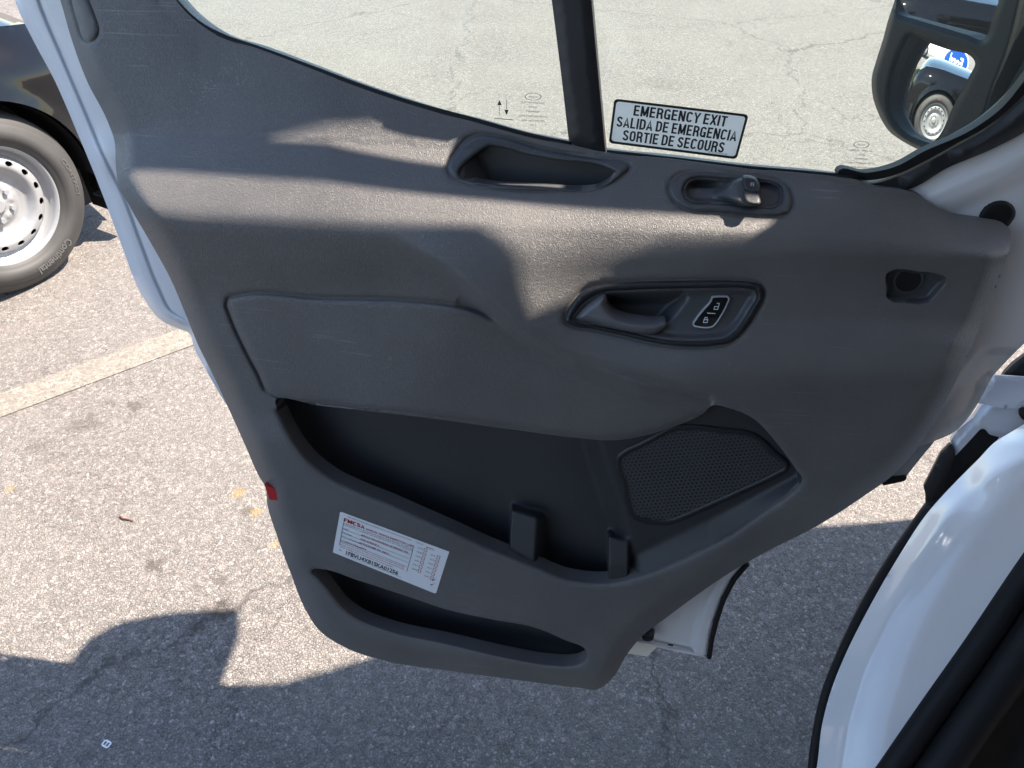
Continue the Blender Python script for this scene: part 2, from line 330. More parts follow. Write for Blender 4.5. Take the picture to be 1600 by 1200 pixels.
def asphalt_mat(name='asphalt', line=False):
    m = mat(name, (.2, .2, .2), .85, 0, .3); N, L, b = nodes(m); g = N.new('ShaderNodeNewGeometry'); co = g.outputs['Position']
    def noise(s, d=4, r=.5):
        n = N.new('ShaderNodeTexNoise'); n.inputs['Scale'].default_value = s; n.inputs['Detail'].default_value = d; n.inputs['Roughness'].default_value = r; L.new(co, n.inputs['Vector']); return n
    def ramp(src, stops):
        r = N.new('ShaderNodeValToRGB'); e = r.color_ramp.elements
        while len(e) < len(stops): e.new(.5)
        for q, (p, c) in zip(e, stops): q.position = p; q.color = (*c, 1) if hasattr(c, '__len__') else (c, c, c, 1)
        L.new(src, r.inputs[0]); return r.outputs[0]
    def mix(f, a, c, mode='MIX'):
        x = N.new('ShaderNodeMixRGB'); x.blend_type = mode
        if isinstance(f, (int, float)): x.inputs[0].default_value = f
        else: L.new(f, x.inputs[0])
        for s, q in ((x.inputs[1], a), (x.inputs[2], c)):
            if isinstance(q, tuple): s.default_value = (*q, 1)
            else: L.new(q, s)
        return x.outputs[0]
    wn = noise(60, 2); dv = N.new('ShaderNodeMixRGB'); dv.blend_type = 'ADD'; dv.inputs[0].default_value = .012; L.new(co, dv.inputs[1]); L.new(wn.outputs['Color'], dv.inputs[2])
    def vor(s, feat='F1'):
        v = N.new('ShaderNodeTexVoronoi'); v.feature = feat; v.inputs['Scale'].default_value = s; L.new(dv.outputs[0], v.inputs['Vector']); return v
    v1 = vor(150); v2 = vor(290); e1 = vor(150, 'DISTANCE_TO_EDGE'); v3 = vor(70)
    sp = N.new('ShaderNodeSeparateColor'); L.new(v1.outputs['Color'], sp.inputs[0]); sp2 = N.new('ShaderNodeSeparateColor'); L.new(v2.outputs['Color'], sp2.inputs[0])
    stones = ramp(sp.outputs[0], [(0, (.11, .10, .098)), (.35, (.185, .166, .154)), (.7, (.245, .218, .20)), (.92, (.31, .28, .255)), (1, (.50, .47, .44))])
    fine = ramp(sp2.outputs[0], [(0, (.11, .10, .096)), (.6, (.22, .196, .18)), (1, (.34, .305, .28))])
    c = mix(.5, stones, fine); s3 = N.new('ShaderNodeSeparateColor'); L.new(v3.outputs['Color'], s3.inputs[0]); c = mix(.6, c, ramp(s3.outputs[0], [(0, .7), (.8, 1.1), (1, 1.45)]), 'MULTIPLY')
    edge = ramp(e1.outputs['Distance'], [(0, .5), (.14, 1)])
    c = mix(.75, c, edge, 'MULTIPLY')
    big = noise(1.3, 6, .6); c = mix(ramp(big.outputs['Fac'], [(.35, 0), (.7, .35)]), c, (.25, .235, .21))
    # oil spots and yellow paint specks where the lot has them
    def spot(px, py, rad, col, amt, nz=22):
        nonlocal c
        p = ground_pt(px, py); s = N.new('ShaderNodeVectorMath'); s.operation = 'SUBTRACT'; L.new(co, s.inputs[0]); s.inputs[1].default_value = tuple(p)
        ln = N.new('ShaderNodeVectorMath'); ln.operation = 'LENGTH'; L.new(s.outputs[0], ln.inputs[0])
        w = noise(nz, 4, .6); a = N.new('ShaderNodeMath'); a.operation = 'MULTIPLY_ADD'; L.new(w.outputs['Fac'], a.inputs[0]); a.inputs[1].default_value = -rad * 2.6; L.new(ln.outputs['Value'], a.inputs[2])
        r = N.new('ShaderNodeMapRange'); r.interpolation_type = 'SMOOTHSTEP'; r.inputs[1].default_value = -rad * .95; r.inputs[2].default_value = -rad * .3; r.inputs[3].default_value = amt; r.inputs[4].default_value = 0; L.new(a.outputs[0], r.inputs[0])
        c = mix(r.outputs[0], c, col)
    if not line:
        for px, py, rad, amt in ((210, 634, .03, .5), (130, 665, .05, .4), (238, 887, .028, .6), (345, 955, .035, .6), (385, 800, .02, .5), (345, 905, .02, .4), (60, 700, .05, .25), (310, 980, .02, .5), (90, 715, .03, .25), (1030, 130, .12, .2)):
            spot(px, py, rad * 1.4, (.075, .06, .05), min(.8, amt * 1.15))
        for px, py, rad in ((372, 770, .03), (400, 800, .025), (15, 765, .018), (430, 850, .02), (455, 890, .014)): spot(px, py, rad, (.36, .24, .08), .5, 90)
        # thin wandering cracks
        for (sx, sc, off, wd) in ((.35, 1.1, 0., .004), (1.2, .7, 3.3, .003)):
            w = noise(3.1, 5, .65); mp = N.new('ShaderNodeVectorMath'); mp.operation = 'MULTIPLY_ADD'; L.new(w.outputs['Color'], mp.inputs[0]); mp.inputs[1].default_value = (.5, .5, 0); L.new(co, mp.inputs[2])
            ad = N.new('ShaderNodeVectorMath'); ad.operation = 'ADD'; L.new(mp.outputs[0], ad.inputs[0]); ad.inputs[1].default_value = (off, off, 0)
            v = N.new('ShaderNodeTexVoronoi'); v.feature = 'DISTANCE_TO_EDGE'; v.inputs['Scale'].default_value = sx; L.new(ad.outputs[0], v.inputs['Vector'])
            c = mix(ramp(v.outputs['Distance'], [(0, .6), (wd * sx * .8, 0)]), c, (.05, .045, .042))
    if line:
        w = noise(45, 5, .7); c = mix(ramp(w.outputs['Fac'], [(.34, 0), (.68, .40)]), c, (.48, .42, .31))
    L.new(c, b.inputs['Base Color'])
    bp = N.new('ShaderNodeBump'); bp.inputs['Distance'].default_value = .004; bp.inputs['Strength'].default_value = .9
    hh = N.new('ShaderNodeMath'); hh.operation = 'MULTIPLY_ADD'; hh.inputs[1].default_value = .7; L.new(sp.outputs[1], hh.inputs[0]); L.new(edge, hh.inputs[2])
    L.new(hh.outputs[0], bp.inputs['Height']); L.new(bp.outputs[0], b.inputs['Normal'])
    return m
M['asphalt'] = asphalt_mat(); M['line'] = asphalt_mat('worn_line_paint', True)

# ------------------------------------------------------------------ ground
tag(obj('parking_lot', [(-150, -150, 0), (150, -150, 0), (150, 150, 0), (-150, 150, 0)], [(0, 1, 2, 3)], M['asphalt'], smooth=False), kind='structure')
a, b_ = ground_pt(292, 512), ground_pt(272, 540); c0, d0 = ground_pt(0, 618), ground_pt(0, 652)
dl = (a - c0); dl /= np.linalg.norm(dl); wd = np.cross([0, 0, 1], dl); hw = abs((ground_pt(0, 655) - c0) @ wd) / 2
mid = (c0 + ground_pt(0, 652)) / 2
q = [mid - dl * 2.5 - wd * hw, mid + dl * 1.6 - wd * hw, mid + dl * 1.6 + wd * hw, mid - dl * 2.5 + wd * hw]
tag(obj('parking_line', [p + np.array([0, 0, .004]) for p in q], [(0, 1, 2, 3)], M['line'], smooth=False), kind='structure')

# ------------------------------------------------------------------ the open van door
hinge = DOOR(1500, 600); 
DR = root('van_door', tuple(DOOR(900, 600)), 'open white van door seen from inside, with its grey plastic trim, pockets and window', 'van door')
OUT = spline([(60,-150),(70,-80),(84,-30),(94,0),(112,62),(137,129),(167,187),(179,221),(181,258),(184,284),(204,325),(233,375),(267,437),(292,496),(310,540),(330,580),(357,638),(385,700),(404,743),(414,760),(418,790),(432,835),(455,898),(475,948),(497,983),(540,1012),(600,1032),(700,1048),(820,1064),(900,1074),(937,1076),(958,1058),(980,1022),(1002,995),(1040,966),(1090,929),(1145,892),(1200,861),(1280,820),(1350,775),(1400,738),(1432,702),(1470,640),(1510,560),(1545,478),(1570,410),(1580,375),(1576,356),(1562,347),(1525,341),(1490,336),(1460,322),(1435,304),(1415,298),(1360,289),(1345,283),(1300,276),(1160,263),(1050,249),(945,238),(890,226),(826,214),(743,191),(690,178),(640,163),(560,136),(480,105),(400,75),(345,58),(310,36),(280,8),(255,-30),(235,-80),(222,-150)], 8)
xs_ = [60, 262, 310, 345, 400, 480, 560, 640, 743, 826, 890, 945, 1160, 1300, 1360, 1435, 1490, 1600]
yb_ = [-320, -20, 38, 58, 77, 105, 136, 163, 191, 214, 226, 238, 263, 276, 290, 304, 335, 350]
CREST = ([60, 190, 300, 500, 700, 900, 1100, 1300, 1450, 1600], [300, 318, 332, 345, 356, 366, 370, 374, 384, 398])
PAD = spline([(355,474),(358,466),(368,463),(500,466),(640,470),(705,477),(745,486),(790,509),(830,536),(872,561),(950,584),(1040,606),(1100,625),(1112,633),(1100,642),(1060,661),(1010,677),(960,685),(900,681),(800,668),(650,648),(500,631),(435,623),(424,618),(402,580),(378,534),(360,492)], 8)
LIP = spline([(430,626),(500,634),(650,651),(800,671),(900,684),(960,688),(1010,680),(1060,664),(1100,645),(1112,634),(1140,638),(1174,652),(1212,690),(1245,735),(1253,746),(1250,758),(1235,772),(1190,803),(1143,836),(1090,863),(1040,886),(990,903),(959,910),(929,911),(886,905),(837,886),(802,872),(760,855),(708,831),(660,810),(610,788),(560,768),(519,748),(485,722),(462,694),(444,662)], 8)
LOW = spline([(487,892),(490,889),(500,889),(560,907),(640,933),(700,953),(770,968),(840,982),(880,999),(917,1020),(917,1028),(905,1038),(890,1041),(860,1040),(800,1030),(700,1007),(600,984),(560,968),(535,950),(515,925),(498,905)], 8)
CUP_O = spline([(699,261),(702,250),(711,238),(722,224),(733,214),(745,210),(776,212),(846,231),(929,246),(972,251),(983,256),(984,263),(970,277),(945,293),(928,299),(905,301),(867,300),(764,294),(722,284),(704,275)], 6)
CUP_I = spline([(718,268),(724,260),(755,234),(765,229),(776,230),(820,241),(867,250),(955,266),(962,270),(958,275),(932,293),(920,296),(905,296),(846,292),(755,286),(724,279),(718,274)], 6)
SW_O = spline([(1044,296),(1048,283),(1056,275),(1068,270),(1081,268),(1130,270),(1195,277),(1224,285),(1234,294),(1238,306),(1239,320),(1232,333),(1218,338),(1190,338),(1162,336),(1120,333),(1081,330),(1060,321),(1048,308)], 6)
SW_I = spline([(1069,300),(1070,292),(1075,284),(1085,279),(1110,279),(1138,281),(1188,283),(1212,288),(1219,294),(1221,303),(1219,317),(1212,323),(1187,324),(1146,319),(1110,317),(1082,315),(1072,309)], 6)
HD_O = spline([(881,501),(883,492),(890,478),(900,464),(912,453),(935,445),(965,441),(1000,439),(1060,437.5),(1100,437),(1150,438),(1175,440),(1189,445),(1195,455),(1193,470),(1182,490),(1170,510),(1157,525),(1142,536),(1120,541),(1080,543),(1040,540),(1008,534),(975,526),(930,516),(890,508)], 6)
HD_I = spline([(895,497),(900,489),(912,475),(925,466),(942,458),(975,455),(1020,453),(1075,452),(1120,451),(1165,452),(1180,456),(1182,464),(1172,482),(1160,502),(1147,518),(1135,527),(1110,531),(1075,532),(1040,530),(1010,524),(975,516),(930,507),(902,502)], 6)
SPK = spline([(962,722),(963,714),(971,706),(1000,691),(1030,675),(1045,667),(1060,664),(1091,664),(1130,669),(1166,673),(1182,678),(1195,687),(1214,706),(1232,722),(1234,729),(1230,737),(1213,747),(1160,772),(1100,799),(1060,816),(1048,820),(1035,821),(1005,817),(991,813),(984,806),(979,795),(971,757)], 6)
SCR = spline([(1385,428),(1390,424),(1435,424),(1472,430),(1479,434),(1479,441),(1465,460),(1453,473),(1442,476),(1415,474),(1392,471),(1386,466),(1385,450)], 5)
TAB = spline([(108,-90),(108,-40),(111,0),(121,36),(131,62),(137,66),(152,57),(154,49),(147,22),(137,-4),(128,-50),(126,-90)], 6)
def edge_drop(x, y): return dist(x, y, resample(OUT, 14))
def d_panel(x, y, raw=False):
    x = np.asarray(x, float); y = np.asarray(y, float)
    ye = np.interp(x, *CREST); yb = np.interp(x, xs_, yb_)
    ys0 = np.maximum(yb, ye - 128 + 20 * ss((300 - x) / 150))
    q_ = np.clip((ys0 - yb) / 100, 0, 1); wall = .010 + .030 * q_ * np.clip((y - yb) / np.maximum(ys0 - yb, 30), 0, 1) ** 1.15
    sq = (y - ys0) / (ye - ys0); shelf = wall * (1 - sq) + .104 * sq
    t = (y - ye)
    # to the right of this line the handle zone stands proud and leans back a little
    cr = np.interp(x, [560, 640, 700, 760, 830, 900, 1000, 1110, 1180], [345, 385, 425, 478, 530, 575, 612, 632, 660])
    w = ss((cr + 8 - y) / 34 + .30) * ss((x - 590) / 90)
    w = np.where(x > 1110, ss((x - 590) / 90) * ss((860 - y) / 200), w)
    f1 = .112 - .034 * (1 - np.exp(-np.maximum(t, 0) / 110)) - .018 * ss((y - 520) / 480)
    f2 = .111 + .036 * np.clip(t / 150, 0, 1) - .030 * ss((t - 150) / 260) - .012 * ss((x - 1100) / 200) * np.clip(t / 120, 0, 1) - .02 * ss((y - 560) / 300)
    face = f1 + (np.maximum(f2, f1) - f1) * w
    d = smin(shelf, face, .018); d = np.where(y < ys0, smax(wall, shelf, .006), d) if True else d
    # ramp that comes down from the rear edge, and the deeper zone right of it
    d = d - .010 * ss((x - 250 - .28 * (y - 430)) / 60) * ss((y - 400) / 70) * ss((700 - x) / 200) * ss((700 - y) / 60)
    # handle zone lies back; the slope that turns into it faces forward
    d = d - AMP * ss((x - 690) / 300) * ss((y - 300) / 170) * ss((610 - y) / 120)
    # soft valley under the handle towards the pad
    dv = dist(x, y, np.array([(720, 474), (790, 500), (870, 552), (960, 578), (1110, 625)], float), False)
    d = d - .0055 * np.exp(-(dv / 5.5) ** 2)
    return d
AMP = .036
_EP = resample(OUT, 12)
def d_surf(x, y):
    d = d_panel(x, y); x = np.asarray(x, float); y = np.asarray(y, float)
    e = dist(x, y, _EP); yb = np.interp(x, xs_, yb_)
    top = ss((y - yb - 20) / 60)                                            # the rim under the glass is not rolled
    wl = 34 * np.ones_like(e)
    d = d - (.028 * (1 - np.clip(e / wl, 0, 1)) ** 2.2) * np.where(x > 250, top, 1) 
    # pad with a groove round its rear and upper rim
    dp = dist(x, y, PAD); ip = inside(x, y, PAD); g = ss((1000 - x) / 350)
    d = d + np.where(ip, .003 * ss(dp / 9) - .004 * np.exp(-(dp / 2.2) ** 2) * g, -.007 * np.exp(-(dp / 3.6) ** 2) * g * ss((622 - y) / 20))
    # rolled lips of the pockets
    for P, r, a in ((LIP, 8, .006), (LOW, 6, .004)):
        q = dist(x, y, P); d = d - a * (1 - np.clip(q / r, 0, 1)) ** 2 * (y > 640)
    q = dist(x, y, LOW); d = d - .004 * (1 - ss((q - 6) / 30)) * (y > 860)  # dished surround of the lower pocket
    # tab groove, screw recess
    d = d - .004 * np.exp(-(dist(x, y, TAB) / 1.8) ** 2)
    for O_ in (CUP_O, SW_O, HD_O):
        q = dist(x, y, O_); d = d - .0035 * np.exp(-(q / 2.4) ** 2)
    return d
def P_panel(x, y): return DOOR(x, y, d_surf(x, y))
def near(poly, offs, step=4):
    out = []
    for o in offs:
        out.append(resample(offset_poly(poly, o), step))
    return np.vstack(out)
EXTRA = np.vstack([near(PAD, (-6, -3, -1, 1, 3, 5, 8), 3), near(LIP, (2.5, 5.5), 3.5), near(LOW, (2.5, 5.5), 3.5), near(TAB, (-2, 0, 2), 3), near(CUP_O, (0, 1.5, 4), 3), near(SW_O, (0, 1.5, 4), 3), near(HD_O, (0, 1.5, 4), 3), near(OUT, (-3, -7), 4)])
hol = [SCR, offset_poly(CUP_O, -2.5), offset_poly(SW_O, -2.5), offset_poly(HD_O, -2.5), LIP, LOW]
BK = -DN * .045
CARD = relief('trim_panel', OUT, P_panel, 4.6, M['panel'], DR, hol, back=-DN * .03, extra=EXTRA, bstep=3.0)
def P_scr(x, y):
    e = dist(x, y, SCR); low = np.clip((x + y - 1880) / 12, 0, 1)
    return DOOR(x, y, d_surf(x, y) - .016 * ss(e / (4 + 8 * low)) - .0005)
SR = relief('screw_recess', offset_poly(SCR, .6), P_scr, 2.2, M['smooth'], DR, bstep=2)
mb = MB(); c_ = DOOR(1419, 438, float(d_surf([1419.], [438.])[0]) - .0145); a1_ = DU; a2_ = np.cross(DN, DU)
for r0_, r1_, o0_, o1_ in ((.0155, .0185, .001, .0008), (.0155, .0150, .001, -.004)):
    V_ = [c_ + DN * (o0_ if k_ == 0 else o1_) + (a1_ * math.cos(t_) + a2_ * math.sin(t_)) * (r0_ if k_ == 0 else r1_) for t_ in np.linspace(0, 2*math.pi, 28, endpoint=False) for k_ in (0, 1)]
    mb.add(V_, [(2*i_, (2*i_+2) % 56, (2*i_+3) % 56, 2*i_+1) for i_ in range(28)])
mb.build('screw_collar', M['smooth'], SR)
mb = MB(); mb.add([c_ + DN * .0006 + (a1_ * math.cos(t_) + a2_ * math.sin(t_)) * .0153 for t_ in np.linspace(0, 2*math.pi, 28, endpoint=False)], [tuple(range(28))]); mb.build('screw_hole', M['ink'], SR, smooth=False)
# --- main pocket: back wall, floor, end walls
def d_pocket(x, y):
    x = np.asarray(x, float); y = np.asarray(y, float)
    backw = -.012 + 0 * x
    # plinth that carries the loudspeaker stands forward of the back wall
    xl = np.interp(y, [600, 680, 760, 835, 910, 980], [890, 905, 930, 955, 968, 980])
    pl = .052 - .030 * ss((y - 640) / 320)
    d = backw + (pl - backw) * ss((x - xl) / 34)
    # sloping sill between plinth and rim
    a = np.array([1005, 862.]); b = np.array([1248, 742.]); nn = np.array([(b - a)[1], -(b - a)[0]]); nn /= np.linalg.norm(nn)
    s = (x - a[0]) * nn[0] + (y - a[1]) * nn[1]
    s = np.maximum(s if nn[1] > 0 else -s, 0); q = dist(x, y, LIP) * np.where(inside(x, y, LIP), 1, -.3)
    t = s / np.maximum(s + np.maximum(q, 0) + .0 * x, 1e-3); top = d_panel(x, y) - .009
    d = d + (top - d) * np.clip(t, 0, 1) * ss((x - 978) / 22)
    return d
def d_floor(x, y, z):
    r = rays(x, y); p = CAM + r * ((z - CAMZ) / r[..., 2])[..., None]
    return (p - DOOR.q) @ DOOR.n
ZF = .475
def P_pocket(x, y):
    d = d_pocket(x, y); fl = d_floor(x, y, ZF + .0 * x); d = smax(d, np.minimum(fl, .06), .006)
    # raised front part of the floor
    fl2 = d_floor(x, y, ZF + .03); xx = (x < 812)
    d = np.where(xx, smax(d, np.minimum(fl2, .07), .004), d)
    for (xa, xb, yt, sl_, b0_, soft) in ((800, 840, 793, -.05, .018, 16), (951, 981, 834, .0, .030, 5)):
        xo = x - sl_ * (y - yt); m_ = ss((xo - xa + 3) / 3.5) * ss((xb + soft * 1.4 - xo) / (soft * 1.6)) * ss((y - yt + 9) / 15 - .02 * np.abs(xo - xa))
        d = d + np.maximum(np.minimum(b0_ + .00035 * (y - yt), .047) - d, 0) * m_
    return DOOR(x, y, d)
big = offset_poly(resample(LIP, 8), 26)
gx_, gy_ = np.meshgrid(np.r_[np.arange(792, 865, 1.7), np.arange(944, 992, 1.7)], np.arange(784, 925, 3.0)); relief('pocket_lining', big, P_pocket, 5, M['pocket'], DR, extra=np.stack([gx_.ravel(), gy_.ravel()], 1))
def wall_strip(name, P, dtop, depth, mat_, parent, sel=None):
    P = resample(P, 4); d = d_surf(P[:, 0], P[:, 1]) + dtop; A = DOOR(P[:, 0], P[:, 1], d); n = len(P)
    lv = 6; V = []; F = []
    T_ = np.roll(P, -3, 0) - np.roll(P, 3, 0); T_ /= np.linalg.norm(T_, axis=1)[:, None] + 1e-9
    Ar = np.sum(P[:, 0] * np.roll(P[:, 1], -1) - np.roll(P[:, 0], -1) * P[:, 1]); ny = -T_[:, 0] * (1 if Ar > 0 else -1)
    wgt = ss(ny * 1.6)[:, None]; dirs = -DN * (1 - wgt) + np.array([0, .35, -1.1]) * wgt * .6      # the front wall drops steeply behind the rim
    for k in range(lv):
        t = k / (lv - 1); V += list(A + dirs * depth * t)
    for i in range(n):
        j = (i + 1) % n
        for k in range(lv - 1): F.append((k*n+i, k*n+j, (k+1)*n+j, (k+1)*n+i))
    return obj(name, V, F, mat_, parent)
wall_strip('pocket_wall', LIP, 0, .11, M['pocket'], DR)
# --- lower pocket
def P_low(x, y): return DOOR(x, y, -.02 + 0 * x + np.minimum(.0008 * np.maximum(y - 960 - (x - 500) * .12, 0), .04))
relief('lower_pocket_lining', offset_poly(resample(LOW, 8), 24), P_low, 8, M['pocket'], DR)
wall_strip('lower_pocket_wall', LOW, 0, .095, M['pocket'], DR)
# --- loudspeaker grille: moulded rim and a net of real holes
def P_spk(off):
    return lambda x, y: DOOR(x, y, d_pocket(x, y) + off)
SPK_IN = offset_poly(SPK, -9)
def P_rim(x, y):
    e = np.minimum(dist(x, y, SPK), dist(x, y, SPK_IN)); return DOOR(x, y, d_pocket(x, y) + .0015 + .003 * ss(e / 4))
GR = relief('speaker_grille', SPK, P_rim, 2.5, M['black'], DR, [SPK_IN], back=-DN * .006)
relief('speaker_cloth', SPK_IN, P_spk(-.003), 8, M['rubber'], GR)
mb = MB(); inner = offset_poly(SPK, -8)
ax = np.array([1.0, -.10]); ay = np.array([.20, 1.0]); ph = 6.6; pv = 5.2
cx, cy = SPK.mean(0)
cells = []
for j in range(-26, 27):
    for i in range(-26, 27):
        c = np.array([cx, cy]) + ax * (i + .5 * (j % 2)) * ph + ay * j * pv
        cells.append(c)
cells = np.array(cells); cells = cells[inside(cells[:, 0], cells[:, 1], inner)]
hexo = [np.array([ax * ph * .5 * a_ + ay * pv * b_ for a_, b_ in ((1, -.333), (1, .333), (0, .667), (-1, .333), (-1, -.333), (0, -.667))])][0]
hole = np.array([ax * 2.1 * math.cos(2*math.pi*(k + .5)/6 - math.pi/3) + ay * 1.95 * math.sin(2*math.pi*(k + .5)/6 - math.pi/3) for k in range(6)])
for c in cells:
    o_ = c + hexo; h_ = c + hole; A = np.vstack([o_, h_, h_]); dd = d_pocket(A[:, 0], A[:, 1]) + .002; dd[12:] -= .0035
    V = DOOR(A[:, 0], A[:, 1], dd); mb.add(V, [(k, (k + 1) % 6, 6 + (k + 1) % 6, 6 + k) for k in range(6)] + [(6 + k, 6 + (k + 1) % 6, 12 + (k + 1) % 6, 12 + k) for k in range(6)])
mb.build('grille_net', M['smooth'], GR, smooth=False)
# --- cup tray let into the shelf
def ring(name, O, I, hgt, mat_, step=3, roll=6):
    def pos(x, y):
        eo = dist(x, y, O); ei = dist(x, y, I)
        return DOOR(x, y, d_surf(x, y) + hgt * ss(eo / 4) - .010 * (1 - np.clip(ei / roll, 0, 1)) ** 2 - .002 * (1 - np.clip(eo / 3, 0, 1)))
    ex = np.vstack([resample(offset_poly(O, -2), 3), resample(offset_poly(I, 2), 3), resample(offset_poly(I, 4.5), 3)])
    return relief(name, O, pos, step, mat_, DR, [I], back=-DN * .02, extra=ex, bstep=2.5)
CUP = ring('shelf_tray', CUP_O, CUP_I, .003, M['smooth'], 3, 4)
zt = float(DOOR(846, 292, float(d_surf(846, 292)))[2])
def P_cup(x, y):
    fl = d_floor(x, y, zt - .075); d = smax(np.minimum(fl, .06), .000 + 0 * x, .004)
    wl = d_surf(x, y) - .006 - .0010 * np.maximum(x - 724, 0) - .004 * np.maximum(x - 762, 0)       # end wall that slopes in from the rear
    return DOOR(x, y, smax(d, wl, .006))
relief('tray_lining', offset_poly(CUP_I, 3), P_cup, 3, M['lining'], CUP)
# --- window switch
SW = ring('window_switch_bezel', SW_O, SW_I, .004, M['smooth'], 2.5, 5)
def P_swf(x, y):
    e = dist(x, y, SW_I); d = d_surf(x, y) - .030 * ss(e / 11)
    d = smax(d, d_surf(x, y) - .016 + .006 * ss((x - 1075) / 80) - .02 * (y < 293 + 0 * x) * ss((1130 - x) / 30), .004) * 1.0
    return DOOR(x, y, d)
relief('switch_well', offset_poly(SW_I, 3), P_swf, 2.5, M['smooth'], SW)
POD = spline([(1106,300),(1118,296),(1130,290),(1141,280),(1150,275),(1162,272.5),(1172,273),(1182,277),(1187,284),(1188,300),(1190,319),(1186,325),(1174,327),(1160,326),(1147,320),(1130,314),(1110,311)], 6)
def P_pod(x, y):
    e = dist(x, y, POD); h = ss((x - 1106) / 48)
    return DOOR(x, y, d_surf(x, y) - .014 + .026 * h * ss(e / 9) + .008 * h)
relief('switch_pod', POD, P_pod, 2.2, M['smooth'], SW, back=-DN * .03)
for (q, icn) in (([(1162,276),(1168,275),(1183,281),(1186,286),(1186,300),(1164,295)], (1175.5, 288.5)), ([(1163,297),(1170,297),(1184,302),(1187,307),(1188,318),(1165,316)], (1176.5, 310))):
    C = spline(q, 4)
    def P_k(x, y, C=C): return DOOR(x, y, d_surf(x, y) + .0225 + .003 * ss(dist(x, y, C) / 3))
    k = relief('window_switch', C, P_k, 1.6, M['black'], SW, back=-DN * .006)
    m_ = MB(); cx_, cy_ = icn
    def mp(u, v): return DOOR(cx_ + u, cy_ - v, d_surf(cx_ + u * 0 + 0 * u, cy_ + 0 * u) + .0275)
    for (u0, v0, u1, v1) in ((-2.6, -2.6, -1.8, 2.6), (1.8, -2.2, 2.6, 3.0), (-2.6, 2.2, 2.6, 3.0), (-2.6, -2.8, 2.6, -2.1), (-1.8, -.4, 1.8, .2)):
        A = np.array([(u0, v0), (u1, v0), (u1, v1), (u0, v1)]); m_.add(mp(A[:, 0], A[:, 1]), [(0, 1, 2, 3)])
    m_.build('switch_symbol', M['icon'], k, smooth=False)
# --- inner door handle and lock button
HB = ring('handle_bezel', HD_O, HD_I, .005, M['black'], 3, 5)
CUPH = spline([(944,462),(950,458),(990,455),(1040,454),(1074,454),(1077,459),(1075,468),(1064,484),(1048,503),(1030,517),(1014,521),(985,517),(950,507),(925,498),(930,480)], 6)
def P_hplate(x, y):
    e = dist(x, y, HD_I); c = dist(x, y, CUPH); ic = inside(x, y, CUPH)
    return DOOR(x, y, d_surf(x, y) - .010 * ss(e / 12) - np.where(ic, .034 * ss(c / 22), 0))
relief('handle_plate', offset_poly(HD_I, 3), P_hplate, 3, M['smooth'], HB, extra=near(CUPH, (-4, -2, 0), 3))
LEV = spline([(897,497),(903,488),(915,476),(928,467),(938,461),(946,459),(948,466),(949,475),(953,484),(961,491),(975,496),(1000,500.5),(1025,503),(1041,504),(1041,508),(1036,514),(1026,520),(1014,522),(985,519),(950,512),(920,505),(902,501)], 6)
def P_lev(x, y):
    e = dist(x, y, LEV); tt = ss((x - 900) / 60); prof = (1 - (1 - np.clip(e / 13, 0, 1)) ** 2)
    return DOOR(x, y, d_surf(x, y) - .006 + .006 * tt + .014 * prof * (.5 + .5 * ss((1060 - x) / 80)))
HL = relief('door_handle', LEV, P_lev, 2.4, M['lever'], HB, back=-DN * .018, extra=near(LEV, (-1.5, -3.5), 3))
LK = spline([(1111,468),(1112,464),(1117,463),(1130,462.5),(1137,463),(1140,467),(1138,473),(1126,496),(1120,505),(1114,511),(1109,512.5),(1090,511.5),(1084,510),(1082,506),(1085,501),(1098,484)], 5)
def P_lk(o, w=3):
    return lambda x, y: DOOR(x, y, d_surf(x, y) - .010 + o)
LKI = offset_poly(LK, -2.0)
LB = relief('lock_button', LK, P_lk(.0035), 2, M['rim'], HB, [LKI], back=-DN * .004, bstep=1.5)
relief('button_face', LKI, P_lk(.0030), 4, M['gloss'], LB)
m_ = MB()
def quadpx(m_, pts, o):
    A = np.array(pts, float); m_.add(DOOR(A[:, 0], A[:, 1], d_surf(A[:, 0], A[:, 1]) + o), [tuple(range(len(A)))])
def frame_px(m_, x0, y0, x1, y1, w, o, sk_=-.25, parts='tblr'):
    f_ = lambda x, y: (x + (y - (y0 + y1) / 2) * sk_, y)
    for s_, (a0, b0, a1, b1) in dict(t=(x0, y0, x1, y0 + w), b=(x0, y1 - w, x1, y1), l=(x0, y0, x0 + w, y1), r=(x1 - w, y0, x1, y1)).items():
        if s_ in parts: quadpx(m_, [f_(a0, b0), f_(a1, b0), f_(a1, b1), f_(a0, b1)], o)
frame_px(m_, 1115.5, 478.5, 1122.5, 484, 1.1, -.0064); frame_px(m_, 1119.5, 473.5, 1124, 478.6, 1.0, -.0064, parts='tr')
frame_px(m_, 1099, 499, 1106, 504.5, 1.1, -.0064); frame_px(m_, 1100.8, 495.5, 1105.4, 499.2, 1.0, -.0064, parts='tlr')
quadpx(m_, [(1105, 488.6), (1118, 489.4), (1118, 490.6), (1105, 489.8)], -.0064)
m_.build('lock_symbol', M['icon'], LB, smooth=False)

